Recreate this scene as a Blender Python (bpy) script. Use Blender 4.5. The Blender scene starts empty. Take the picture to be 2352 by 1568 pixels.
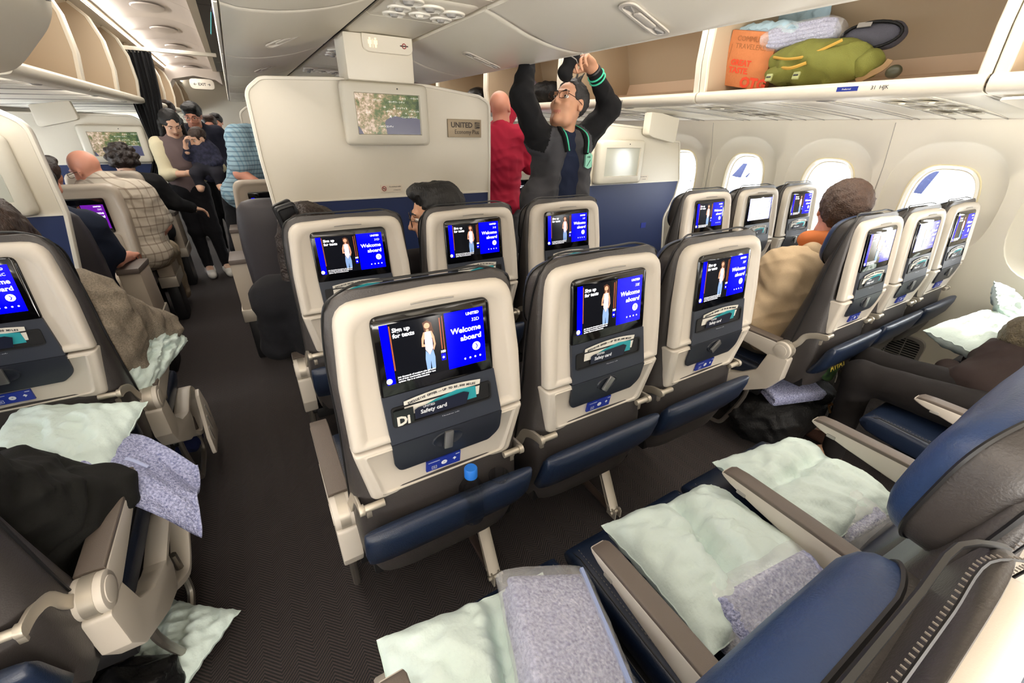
import bpy, bmesh, math, random
import numpy as np
from mathutils import Vector, Matrix, Euler
random.seed(7)
SC = bpy.context.scene
COL = SC.collection
# ---------------- camera ----------------
cam = bpy.data.cameras.new('camera'); co = bpy.data.objects.new('camera', cam); COL.objects.link(co)
cam.sensor_width = 36; cam.lens = 14.703; cam.clip_start = 0.02; cam.clip_end = 500
M = ((0.85980644, 0.21542665, 0.46295166), (-0.51022019, 0.39833676, 0.76223564), (0.02020479, 0.8915824, -0.45240754))
co.matrix_world = Matrix(((M[0][0], M[0][1], -M[0][2], 0), (M[1][0], M[1][1], -M[1][2], 0), (M[2][0], M[2][1], -M[2][2], 1.46), (0, 0, 0, 1)))
SC.camera = co
# ---------------- world, view ----------------
SC.view_settings.view_transform = 'Standard'; SC.view_settings.look = 'None'
SC.view_settings.gamma = 1; SC.view_settings.use_curve_mapping = False
SC.view_settings.exposure = -0.30
W = bpy.data.worlds.new('sky'); SC.world = W; W.use_nodes = True
bg = W.node_tree.nodes['Background']; bg.inputs[0].default_value = (0.93, 0.97, 1.0, 1); bg.inputs[1].default_value = 27.0
SC.cycles.max_bounces = 8; SC.cycles.diffuse_bounces = 4; SC.cycles.glossy_bounces = 3; SC.cycles.transmission_bounces = 6
SC.cycles.transparent_max_bounces = 8; SC.cycles.caustics_reflective = False; SC.cycles.caustics_refractive = False
SC.cycles.sample_clamp_indirect = 4
def light(name, kind, loc, energy, color, rot=(0, 0, 0), **k):
    l = bpy.data.lights.new(name, kind); l.energy = energy; l.color = color
    for a, v in k.items(): setattr(l, a, v)
    o = bpy.data.objects.new(name, l); o.location = loc; o.rotation_euler = rot; COL.objects.link(o); return o
light('sun', 'SUN', (20, 0, 20), 30.0, (1, .97, .9), Vector((.83, -.10, .53)).to_track_quat('Z', 'Y').to_euler(), angle=0.02)
# cabin ceiling lamps over both aisles (the coves of the cabin)
LW = (1.0, .94, .86)
for nm, x, e in (('ceiling_lamp', -.40, 12), ('ceiling_lamp', 1.86, 11)):
    for y in (-1.6, .3, 2.2, 4.1, 6.0, 8.0):
        light(nm, 'AREA', (x, y, 2.12), e, LW, shape='RECTANGLE', size=.3, size_y=1.7)
# wash lights in the outboard coves above the bins' sills, shining on the side walls
for y in (-1.2, .6, 2.4):
    light('sidewall_lamp', 'AREA', (2.22, y, 1.588), 10, (1, .94, .82), (0, math.radians(-38), 0), shape='RECTANGLE', size=.05, size_y=1.6)

for y in (.6, 2.5, 4.4): light('sidewall_lamp', 'AREA', (-.74, y, 1.588), 6, (1, .94, .86), (0, math.radians(38), 0), shape='RECTANGLE', size=.05, size_y=1.6)
for y in (-1.2, .9, 3.0, 5.1, 7.2, 9.3): light('cove_light', 'AREA', (-.668, y, 2.196), 5, (1, .92, .86), (0, math.radians(-112), 0), shape='RECTANGLE', size=.02, size_y=2.0)
# added fill lamps, unseen behind the camera, brightening seatbacks and bin undersides
light('rear_fill', 'AREA', (.9, -2.35, .95), 48, (1, .95, .88), (math.radians(106), 0, 0), shape='RECTANGLE', size=3.4, size_y=1.2)
light('bin_fill', 'AREA', (.75, -1.5, .95), 150, (1, .95, .88), (math.radians(143), 0, 0), shape='RECTANGLE', size=3.2, size_y=.6)
# ---------------- helpers ----------------
def mat(name, col, rough=.5, metal=0., bump=0., bs=200., noise=0., ns=30., emit=0., trans=0., alpha=1., spec=.5, sheen=0., coat=0., stretch=None, col2=None, detail=2.):
    m = bpy.data.materials.new(name); m.use_nodes = True; nt = m.node_tree; N = nt.nodes; L = nt.links
    b = N['Principled BSDF']; c = (*col, 1) if len(col) == 3 else col
    b.inputs['Base Color'].default_value = c; b.inputs['Roughness'].default_value = rough; b.inputs['Metallic'].default_value = metal
    b.inputs['Specular IOR Level'].default_value = spec
    if sheen: b.inputs['Sheen Weight'].default_value = sheen
    if coat: b.inputs['Coat Weight'].default_value = coat; b.inputs['Coat Roughness'].default_value = .05
    if trans: b.inputs['Transmission Weight'].default_value = trans; b.inputs['IOR'].default_value = 1.45
    if alpha < 1: b.inputs['Alpha'].default_value = alpha
    if emit: b.inputs['Emission Color'].default_value = c; b.inputs['Emission Strength'].default_value = emit
    if noise or bump:
        tc = N.new('ShaderNodeTexCoord'); src = tc.outputs['Object']
        if stretch:
            mp = N.new('ShaderNodeMapping'); mp.inputs['Scale'].default_value = stretch; L.new(src, mp.inputs[0]); src = mp.outputs[0]
    if noise:
        n = N.new('ShaderNodeTexNoise'); n.inputs['Scale'].default_value = ns; n.inputs['Detail'].default_value = detail
        L.new(src, n.inputs['Vector']); r = N.new('ShaderNodeValToRGB')
        r.color_ramp.elements[0].position = .5 - .5 * min(1, .5); r.color_ramp.elements[1].position = .75
        k = 1 - noise
        r.color_ramp.elements[0].color = (c[0] * k, c[1] * k, c[2] * k, 1); r.color_ramp.elements[1].color = (*col2, 1) if col2 else c
        L.new(n.outputs['Fac'], r.inputs[0]); L.new(r.outputs[0], b.inputs['Base Color'])
        if emit: L.new(r.outputs[0], b.inputs['Emission Color'])
    if bump:
        n2 = N.new('ShaderNodeTexNoise'); n2.inputs['Scale'].default_value = bs; n2.inputs['Detail'].default_value = 3
        L.new(src, n2.inputs['Vector']); bp = N.new('ShaderNodeBump'); bp.inputs['Strength'].default_value = bump; bp.inputs['Distance'].default_value = .01
        L.new(n2.outputs['Fac'], bp.inputs['Height']); L.new(bp.outputs[0], b.inputs['Normal'])
    return m
def srgb(r, g, b):
    f = lambda v: (v / 255 / 12.92) if v < 10.3 else ((v / 255 + .055) / 1.055) ** 2.4
    return (f(r), f(g), f(b))
class MB:
    def __init__(s): s.v = []; s.f = []; s.m = []; s.cur = 0
    def add(s, vs, fs, mi=None):
        o = len(s.v); s.v += [tuple(map(float, p)) for p in vs]; s.f += [tuple(o + i for i in q) for q in fs]
        s.m += [s.cur if mi is None else mi] * len(fs); return s
    def box(s, c, d, rot=None, mi=None):
        x, y, z = (k / 2 for k in d); P = [Vector((a * x, b * y, e * z)) for a in (-1, 1) for b in (-1, 1) for e in (-1, 1)]
        if rot: R = Euler(rot).to_matrix(); P = [R @ p for p in P]
        return s.add([p + Vector(c) for p in P], [(0, 1, 3, 2), (4, 6, 7, 5), (0, 4, 5, 1), (2, 3, 7, 6), (0, 2, 6, 4), (1, 5, 7, 3)], mi)
    def loft(s, rings, cap=(True, True), closed=True, mi=None):
        n = len(rings[0]); o = []
        for r in rings: o += list(r)
        fs = []
        for i in range(len(rings) - 1):
            for j in range(n if closed else n - 1):
                k = (j + 1) % n; fs.append((i * n + j, i * n + k, (i + 1) * n + k, (i + 1) * n + j))
        if cap[0]: fs.append(tuple(range(n))[::-1])
        if cap[1]: fs.append(tuple((len(rings) - 1) * n + j for j in range(n)))
        return s.add(o, fs, mi)
    def prism(s, poly, ax, a, b, mi=None):
        f = {'x': lambda p, d: (d, p[0], p[1]), 'y': lambda p, d: (p[0], d, p[1]), 'z': lambda p, d: (p[0], p[1], d)}[ax]
        return s.loft([[f(p, a) for p in poly], [f(p, b) for p in poly]], mi=mi)
    def tube(s, pts, r, n=8, closed=False, mi=None, flat=None):
        pts = [Vector(p) for p in pts]; N = len(pts); rings = []
        rr = r if isinstance(r, (list, tuple)) else [r] * N; up = None
        for i, p in enumerate(pts):
            if closed: t = pts[(i + 1) % N] - pts[i - 1]
            else: t = pts[min(i + 1, N - 1)] - pts[max(i - 1, 0)]
            t.normalize()
            if up is None: up = Vector((0, 0, 1)) if abs(t.z) < .9 else Vector((1, 0, 0))
            a = t.cross(up)
            if a.length < 1e-4: a = t.cross(Vector((0, 1, 0)))
            a.normalize(); b = a.cross(t).normalized(); up = b
            if flat:   # rectangle-like section: flat=(w,h) along a,b
                w, h = flat if not callable(flat) else flat(i)
                rings.append([p + a * w / 2 * cx + b * h / 2 * cz for cx, cz in ((-1, -.7), (-.8, -1), (.8, -1), (1, -.7), (1, .7), (.8, 1), (-.8, 1), (-1, .7))])
            else: rings.append([p + (a * math.cos(2 * math.pi * j / n) + b * math.sin(2 * math.pi * j / n)) * rr[i] for j in range(n)])
        if closed: rings.append(rings[0])
        return s.loft(rings, cap=(not closed, not closed), mi=mi)
    def cyl(s, a, b, r, n=16, mi=None, r2=None): return s.tube([a, b], [r, r if r2 is None else r2], n, mi=mi)
    def lathe(s, prof, n=20, c=(0, 0, 0), mi=None, ax='z'):
        rings = []
        for (r, h) in prof:
            ring = []
            for j in range(n):
                a = 2 * math.pi * j / n; u, v = r * math.cos(a), r * math.sin(a)
                ring.append({'z': (c[0] + u, c[1] + v, c[2] + h), 'y': (c[0] + u, c[1] + h, c[2] + v), 'x': (c[0] + h, c[1] + u, c[2] + v)}[ax])
            rings.append(ring)
        return s.loft(rings, mi=mi)
    def ell(s, c, r, n=16, m=10, rot=None, mi=None):
        R = Euler(rot).to_matrix() if rot else Matrix.Identity(3); rings = []
        for i in range(1, m):
            t = math.pi * i / m
            rings.append([Vector(c) + R @ Vector((r[0] * math.sin(t) * math.cos(2 * math.pi * j / n), r[1] * math.sin(t) * math.sin(2 * math.pi * j / n), -r[2] * math.cos(t))) for j in range(n)])
        return s.loft(rings, mi=mi)
    def grid(s, fn, nu, nv, mi=None, thick=0):
        vs = [fn(i / nu, j / nv) for j in range(nv + 1) for i in range(nu + 1)]
        fs = [(j * (nu + 1) + i, j * (nu + 1) + i + 1, (j + 1) * (nu + 1) + i + 1, (j + 1) * (nu + 1) + i) for j in range(nv) for i in range(nu)]
        return s.add(vs, fs, mi)
    def mesh(s, name, mats, bevel=0, seg=2, ang=40, weld=False, smooth=True):
        me = bpy.data.meshes.new(name); me.from_pydata(s.v, [], s.f)
        for m in (mats if isinstance(mats, (list, tuple)) else [mats]): me.materials.append(m)
        me.polygons.foreach_set('material_index', s.m)
        if bevel or weld:
            bm = bmesh.new(); bm.from_mesh(me)
            bmesh.ops.remove_doubles(bm, verts=bm.verts, dist=1e-5)
            if bevel:
                bmesh.ops.recalc_face_normals(bm, faces=bm.faces)
                es = [e for e in bm.edges if len(e.link_faces) == 2 and e.calc_face_angle(0) > math.radians(ang)]
                bmesh.ops.bevel(bm, geom=es, offset=bevel, segments=seg, affect='EDGES', profile=.6, clamp_overlap=True)
            bm.to_mesh(me); bm.free()
        else:
            bm = bmesh.new(); bm.from_mesh(me); bmesh.ops.recalc_face_normals(bm, faces=bm.faces); bm.to_mesh(me); bm.free()
        me.polygons.foreach_set('use_smooth', [smooth] * len(me.polygons))
        if smooth: me.set_sharp_from_angle(angle=math.radians(ang))
        return me
def link(name, me, parent=None, loc=None, rot=None, scale=None):
    o = bpy.data.objects.new(name, me); COL.objects.link(o)
    if parent: o.parent = parent
    if loc is not None: o.location = loc
    if rot is not None: o.rotation_euler = rot
    if scale is not None: o.scale = scale if isinstance(scale, (tuple, list)) else (scale,) * 3
    return o
def tag(o, label=None, cat=None, group=None, kind=None):
    if label: o['label'] = label
    if cat: o['category'] = cat
    if group: o['group'] = group
    if kind: o['kind'] = kind
    return o
def thing(name, label, cat, loc=(0, 0, 0), rot=(0, 0, 0), group=None):
    return tag(link(name, None, None, loc, rot), label, cat, group)
def struct(name, me, loc=None): return tag(link(name, me, None, loc), kind='structure')
def rpoly(pts, rad, n=5):
    """polygon with filleted corners"""
    out = []; N = len(pts); rad = rad if isinstance(rad, (list, tuple)) else [rad] * N
    for i in range(N):
        p = Vector(pts[i]); a = Vector(pts[i - 1]) - p; b = Vector(pts[(i + 1) % N]) - p; r = rad[i]
        la, lb = a.length, b.length; a.normalize(); b.normalize()
        h = a.angle(b) / 2 if a.length and b.length else 0
        t = min(r / max(math.tan(h), 1e-3), la * .48, lb * .48)
        A = p + a * t; B = p + b * t
        for k in range(n + 1):
            u = k / n; out.append(tuple(A * (1 - u) ** 2 + p * 2 * u * (1 - u) + B * u * u))
    return out
def rrect(x0, z0, x1, z1, r, n=5): return rpoly([(x0, z0), (x1, z0), (x1, z1), (x0, z1)], r, n)
def cat(pts, n=8, closed=False):
    """catmull-rom"""
    P = [np.array(p, float) for p in pts]; out = []; N = len(P)
    for i in range(N if closed else N - 1):
        g = (lambda k: P[k % N]) if closed else (lambda k: P[max(0, min(N - 1, k))])
        p0, p1, p2, p3 = g(i - 1), g(i), g(i + 1), g(i + 2)
        for k in range(n):
            t = k / n; out.append(tuple(.5 * (2 * p1 + (p2 - p0) * t + (2 * p0 - 5 * p1 + 4 * p2 - p3) * t * t + (3 * p1 - p0 - 3 * p2 + p3) * t ** 3)))
    if not closed: out.append(tuple(P[-1]))
    return out
_T = {}
def text(s, size, m, align='LEFT', bold=.0, ext=.0004):
    k = (s, size, m.name, align, bold)
    if k not in _T:
        c = bpy.data.curves.new('lettering', 'FONT'); c.body = s; c.size = size; c.align_x = align; c.offset = bold; c.resolution_u = 2; c.extrude = ext
        o = bpy.data.objects.new('t', c); COL.objects.link(o); bpy.context.view_layer.update()
        me = bpy.data.meshes.new_from_object(o.evaluated_get(bpy.context.evaluated_depsgraph_get())); bpy.data.objects.remove(o)
        me.materials.clear(); me.materials.append(m); me.name = 'lettering'; _T[k] = me
    return _T[k]
def put_text(mb, s, size, org, align='LEFT', mi=0, bold=0., R=None, ext=.0003, sx=1.):
    """append flat text in plane facing -Y at org (x right, z up) to mesh builder"""
    me = text(s, size, MT_DUMMY, align, bold, ext)
    R = R or Matrix(((1, 0, 0), (0, 0, -1), (0, 1, 0)))
    mb.add([R @ Vector((v.co.x * sx, v.co.y, v.co.z)) + Vector(org) for v in me.vertices], [tuple(p.vertices) for p in me.polygons], mi)
# ---------- signed-distance bodies (one continuous skin per figure) ----------
def _sd_cap(P, a, b, ra, rb):
    a = np.array(a, np.float32); b = np.array(b, np.float32); d = b - a; L = max(float(d @ d), 1e-9)
    t = np.clip(((P - a) @ d) / L, 0, 1); q = P - a - t[..., None] * d
    return np.sqrt((q * q).sum(-1)) - (ra + (rb - ra) * t)
def _sd_ell(P, c, r, R):
    q = P - np.array(c, np.float32)
    if R is not None: q = q @ np.array(R, np.float32)
    r = np.array(r, np.float32); k0 = np.sqrt(((q / r) ** 2).sum(-1)); k1 = np.sqrt(((q / r ** 2) ** 2).sum(-1)) + 1e-6
    return k0 * (k0 - 1) / k1
def sdf_mesh(name, prims, mats, res=.01, wr=0., ws=40., seed=0):
    """prims: ('c',a,b,ra,rb,k,mat) tapered capsule, ('e',c,(rx,ry,rz),R|None,k,mat) ellipsoid; a leading '-' carves"""
    lo = np.full(3, 1e9); hi = np.full(3, -1e9); B = []
    for p in prims:
        if p[0][-1] == 'c':
            r = max(p[3], p[4]); l = np.minimum(p[1], p[2]) - r; h = np.maximum(p[1], p[2]) + r
        else: r = max(p[2]); l = np.array(p[1]) - r; h = np.array(p[1]) + r
        B.append((l, h))
        if p[0][0] != '-': lo = np.minimum(lo, l); hi = np.maximum(hi, h)
    lo -= 2.5 * res + wr; hi += 2.5 * res + wr; n = np.ceil((hi - lo) / res).astype(int) + 1
    D = np.full(n, 9., np.float32); T = np.zeros(n, np.int8); BD = np.full(n, 9., np.float32)
    ax = [lo[i] + res * np.arange(n[i]) for i in range(3)]
    for p, (l, h) in zip(prims, B):
        k = p[5] if p[0][-1] == 'c' else p[4]; mi = p[-1]; mg = k + 2.5 * res + wr
        i0 = np.clip(np.floor((l - mg - lo) / res).astype(int), 0, n); i1 = np.clip(np.ceil((h + mg - lo) / res).astype(int) + 1, 0, n)
        if (i1 <= i0).any(): continue
        sl = tuple(slice(a, b) for a, b in zip(i0, i1))
        P = np.stack(np.meshgrid(*[ax[i][sl[i]] for i in range(3)], indexing='ij'), -1).astype(np.float32)
        d = _sd_cap(P, *p[1:5]) if p[0][-1] == 'c' else _sd_ell(P, p[1], p[2], p[3])
        if p[0][0] == '-':
            cur = D[sl]; hh = np.maximum(k - np.abs(cur + d), 0) / max(k, 1e-6); D[sl] = np.maximum(cur, -d) + hh * hh * k * .25
        else:
            cur = D[sl]; hh = np.maximum(k - np.abs(cur - d), 0) / max(k, 1e-6); D[sl] = np.minimum(cur, d) - hh * hh * k * .25
            w = d < BD[sl]; T[sl] = np.where(w, mi, T[sl]); BD[sl] = np.where(w, d, BD[sl])
    if wr:
        X, Y, Z = np.meshgrid(*ax, indexing='ij', sparse=True); s = seed
        Q = np.sin(ws * (X * .8 + Z * .7 + .04 * np.sin(ws * .6 * Y + s)) + s) * np.sin(ws * .7 * (Z - Y * .5) + 1.7 * np.sin(ws * .33 * X + s * 2)) + .6 * np.sin(ws * .5 * (Y + X * .6) - ws * .8 * Z + s)
        Q2 = np.abs(np.sin(ws * .45 * (X * .5 + Y * .9 + Z) + 1.5 * np.sin(ws * .3 * (Z - X) + s))) ** .6
        D += (wr * (.45 * Q + .9 * Q2 - .5)).astype(np.float32)
    ins = D < 0; N = n
    c = [ins[a:N[0] - 1 + a, b:N[1] - 1 + b, e:N[2] - 1 + e] for a in (0, 1) for b in (0, 1) for e in (0, 1)]
    s_ = sum(x.astype(np.int8) for x in c); act = (s_ > 0) & (s_ < 8); idx = -np.ones(act.shape, np.int64); I = np.argwhere(act); idx[act] = np.arange(len(I))
    acc = np.zeros((len(I), 3)); cnt = np.zeros(len(I)); cor = [(a, b, e) for a in (0, 1) for b in (0, 1) for e in (0, 1)]
    for u in range(8):
        for v in range(u + 1, 8):
            if sum(abs(cor[u][k] - cor[v][k]) for k in range(3)) != 1: continue
            A = I + cor[u]; Bq = I + cor[v]; da = D[A[:, 0], A[:, 1], A[:, 2]]; db = D[Bq[:, 0], Bq[:, 1], Bq[:, 2]]
            x = (da < 0) != (db < 0); t = np.where(x, da / (da - db + 1e-12), 0)[:, None]
            acc += np.where(x[:, None], A + t * (Bq - A), 0); cnt += x
    V = acc / cnt[:, None] * res + lo; F = []; FM = []
    for axn in range(3):
        o1, o2 = [(1, 2), (2, 0), (0, 1)][axn]; sh = [slice(None)] * 3; sh2 = list(sh); sh[axn] = slice(0, -1); sh2[axn] = slice(1, None)
        a = ins[tuple(sh)]; b = ins[tuple(sh2)]; E = np.argwhere(a != b); E = E[(E[:, o1] > 0) & (E[:, o2] > 0) & (E[:, o1] < N[o1] - 1) & (E[:, o2] < N[o2] - 1)]
        if not len(E): continue
        q = []
        for (d1, d2) in ((0, 0), (1, 0), (1, 1), (0, 1)):
            e = E.copy(); e[:, o1] -= d1; e[:, o2] -= d2; q.append(idx[e[:, 0], e[:, 1], e[:, 2]])
        Q = np.stack(q, 1); fl = a[E[:, 0], E[:, 1], E[:, 2]]; Q = np.where(fl[:, None], Q[:, ::-1], Q)[:, ::-1]
        F.append(Q); FM.append(T[E[:, 0], E[:, 1], E[:, 2]])
    F = np.concatenate(F); FM = np.concatenate(FM)
    me = bpy.data.meshes.new(name); me.vertices.add(len(V)); me.vertices.foreach_set('co', V.ravel()); me.loops.add(F.size); me.loops.foreach_set('vertex_index', F.ravel().astype(np.int32))
    me.polygons.add(len(F)); me.polygons.foreach_set('loop_start', np.arange(0, F.size, 4, dtype=np.int32)); me.polygons.foreach_set('use_smooth', np.ones(len(F), bool)); me.polygons.foreach_set('material_index', FM.astype(np.int32))
    for m in mats: me.materials.append(m)
    me.update(calc_edges=True); me.validate()
    return me
MT_DUMMY = bpy.data.materials.new('dummy')
# ---------------- materials ----------------
C_ = srgb
WHITE = mat('white_shell', C_(200, 192, 180), .42, bump=.03, bs=900)
WALLM = mat('sidewall_laminate', C_(226, 219, 203), .5, bump=.04, bs=700)
CEILM = mat('ceiling_laminate', C_(236, 228, 220), .5)
BINM = mat('bin_plastic', C_(232, 224, 206), .38, bump=.05, bs=500)
BININ = mat('bin_interior', C_(188, 170, 144), .6)
BINLT = mat('bin_bucket_light', C_(226, 200, 172), .55)
GREYM = mat('grey_plastic', C_(150, 146, 140), .45)
DKGAP = mat('dark_gap', C_(20, 20, 20), .8)
TRIMW = mat('trim_white', C_(232, 226, 212), .35)
NAVYP = mat('navy_panel', C_(22, 40, 84), .55, bump=.03, bs=300)
BLACK = mat('black_plastic', C_(16, 16, 18), .45)
GLOSSB = mat('black_glass', C_(6, 6, 8), .07, spec=.5)
CHROME = mat('satin_steel', C_(182, 174, 160), .42, .6)
STEELT = mat('steel_tube', C_(150, 144, 136), .35, .85)
def carpet():
    m = mat('herringbone_carpet', C_(35, 31, 33), .95); nt = m.node_tree; N = nt.nodes; L = nt.links; b = N['Principled BSDF']
    tc = N.new('ShaderNodeTexCoord'); sx = N.new('ShaderNodeSeparateXYZ'); L.new(tc.outputs['Object'], sx.inputs[0])
    def mt(op, a, b_=None, v=None):
        n = N.new('ShaderNodeMath'); n.operation = op
        if hasattr(a, 'links'): L.new(a, n.inputs[0])
        else: n.inputs[0].default_value = a
        if b_ is not None:
            if hasattr(b_, 'links'): L.new(b_, n.inputs[1])
            else: n.inputs[1].default_value = b_
        return n.outputs[0]
    pp = mt('PINGPONG', sx.outputs[0], .045); u = mt('ADD', sx.outputs[1], pp); w = mt('SINE', mt('MULTIPLY', u, 2 * math.pi / .011))
    no = N.new('ShaderNodeTexNoise'); no.inputs['Scale'].default_value = 350; L.new(tc.outputs['Object'], no.inputs['Vector'])
    f = mt('ADD', mt('MULTIPLY', w, .5), mt('MULTIPLY', no.outputs['Fac'], .9)); r = N.new('ShaderNodeValToRGB')
    r.color_ramp.elements[0].color = (*C_(14, 12, 12), 1); r.color_ramp.elements[1].color = (*C_(56, 46, 44), 1); r.color_ramp.elements[0].position = .15
    L.new(f, r.inputs[0]); L.new(r.outputs[0], b.inputs['Base Color'])
    bp = N.new('ShaderNodeBump'); bp.inputs['Strength'].default_value = .5; bp.inputs['Distance'].default_value = .002; L.new(f, bp.inputs['Height']); L.new(bp.outputs[0], b.inputs['Normal'])
    return m
CARPET = carpet()
mx = lambda x: 1.48 - x
Y0, Y1 = -2.6, 12.0
# ---------------- floor, hull, walls ----------------
struct('floor', MB().box((.74, (Y0 + Y1) / 2, -.03), (5.5, Y1 - Y0, .06)).mesh('floor', CARPET))
hull = [(3.355, 1.555), (3.42, 1.62), (3.2, 2.05), (2.6, 2.38), (1.7, 2.5), (.74, 2.53)]
hull = hull + [(mx(x), z) for x, z in hull[::-1][1:]]
hm = MB(); hm.loft([[(x, Y0, z) for x, z in hull], [(x, Y1, z) for x, z in hull]], cap=(False, False), closed=False)
hull_top = MB()
def wallx(z):
    P = [(-.1, 3.36), (0, 3.37), (.35, 3.40), (.7, 3.425), (1.05, 3.44), (1.3, 3.425), (1.56, 3.36), (1.7, 3.30)]
    for (a, b), (c, d) in zip(P, P[1:]):
        if z <= c: t = (z - a) / (c - a); t2 = t; return b + (d - b) * t2
    return 3.3
WC = [-2.133 + .613 * i for i in range(24)]
WC = [2.157 + .613 * k for k in range(-7, 16)]
def wall(side):
    name = 'wall_right' if side > 0 else 'wall_left'
    X = (lambda x: x) if side > 0 else mx
    root = struct(name, MB().loft([[(X(wallx(z)), Y0, z) for z in (-.02, .1, .2, .35, .5, .7, .78)], [(X(wallx(z)), Y1, z) for z in (-.02, .1, .2, .35, .5, .7, .78)]], cap=(False, False), closed=False).mesh(name, WALLM))
    n = 40
    def ring(cy, cz, hw, hh, e, dx, sq=None):
        out = []
        for j in range(n):
            a = 2 * math.pi * j / n; c, s = math.cos(a), math.sin(a)
            if sq: k = 1 / max(abs(c) / 1, abs(s) / 1); c, s = c * k, s * k; y, z = cy + c * hw, cz + s * hh
            else: y = cy + hw * abs(c) ** (2 / e) * (1 if c > 0 else -1); z = cz + hh * abs(s) ** (2 / e) * (1 if s > 0 else -1)
            out.append((X(wallx(z) + dx), y, z))
        return out
    wz = 1.075
    for k, cy in enumerate(WC):
        p = MB()
        R = [ring(cy, 1.17, .3065, .39, 2, 0, sq=1), ring(cy, 1.12, .272, .330, 2.6, 0), ring(cy, 1.118, .266, .324, 2.6, .010), ring(cy, 1.10, .22, .285, 2.8, .018), 
             ring(cy, wz, .172, .256, 3, .03), ring(cy, wz, .165, .25, 3, .026), ring(cy, wz, .150, .236, 3, .036), ring(cy, wz, .148, .234, 3, .07), ring(cy, wz, .14, .226, 3, .085)]
        p.loft(R, cap=(False, False))
        o = link('window_panel', p.mesh('window_panel', WALLM, ang=50), root)
        if cy < 6.5:
            w = link('window_pane', MB().loft([ring(cy, wz, .142, .228, 3, .074), ring(cy, wz, .142, .228, 3, .078)]).mesh('window_pane', PANE), root)
            w['kind'] = 'structure'
            link('window_rim', MB().loft([ring(cy, wz, .174, .258, 3, .0285), ring(cy, wz, .170, .254, 3, .0245), ring(cy, wz, .152, .238, 3, .0345), ring(cy, wz, .149, .235, 3, .05)], cap=(False, False)).mesh('window_rim', RIMY), root)
            if k < 12 and side > 0: link('pane_frame', MB().loft([ring(cy, wz, .149, .235, 3, .062), ring(cy, wz, .141, .227, 3, .062), ring(cy, wz, .139, .225, 3, .07)], cap=(False, False)).mesh('pane_frame', TRIMW), root)
    return root
RIMY = mat('window_rim', C_(232, 220, 180), .4)
PANE = mat('window_glass', (.75, .8, .85), .03, alpha=.06)
WR = wall(1); WL = wall(-1)
ht = struct('ceiling', hm.mesh('ceiling', CEILM))
for yy, nm in ((Y0, 'wall_back_added'), (Y1, 'wall_front_added')): struct(nm, MB().prism([(3.5, -.05), (3.55, 1.1)] + hull + [(-2.07, 1.1), (-2.0, -.05)], 'y', yy - .02, yy + .02).mesh(nm, WALLM))  # added end walls that keep sky light out; the real cabin runs on
# seams and lower trim of the right side wall
for cy in WC[3:11:2]: link('wall_seam', MB().tube([(wallx(z) - .001, cy + .3065 + .0 * z, z) for z in (.02, .3, .7, 1.0, 1.3, 1.54)], .0018, 4).mesh('wall_seam', GREYM), WR)
struct('baseboard_right', MB().box((3.36, 3, .03), (.035, 11, .10)).mesh('baseboard_right', WALLM, bevel=.008))
# air return grilles low on the right wall
for gy in (.83, 2.06):
    g = thing('air_grille', 'grey slotted air grille low on the side wall ' + ('beside the black leggings' if gy < 1 else 'under the front window seats'), 'grille', (3.375, gy, .19))
    link('backing', MB().prism(rrect(-.17, -.15, .17, .15, .05), 'x', .012, .03).mesh('backing', DKGAP), g)
    fr = MB(); A = rrect(-.18, -.16, .18, .16, .06); B = rrect(-.16, -.14, .16, .14, .045)
    fr.loft([[(.02, *p) for p in A], [(-.006, *p) for p in A], [(-.006, *p) for p in B], [(.02, *p) for p in B]], cap=(False, False)); link('grille_frame', fr.mesh('grille_frame', GREYM), g)
    sl = MB().box((.002, 0, 0), (.008, .32, .0055)).mesh('slat', GREYM)
    for i in range(18): link('slat', sl, g, (0, 0, -.13 + i * .0153))
    for yy in (-.08, 0, .08): link('slat_bar', MB().box((.004, yy, 0), (.006, .006, .28)).mesh('slat_bar', GREYM), g)

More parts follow.
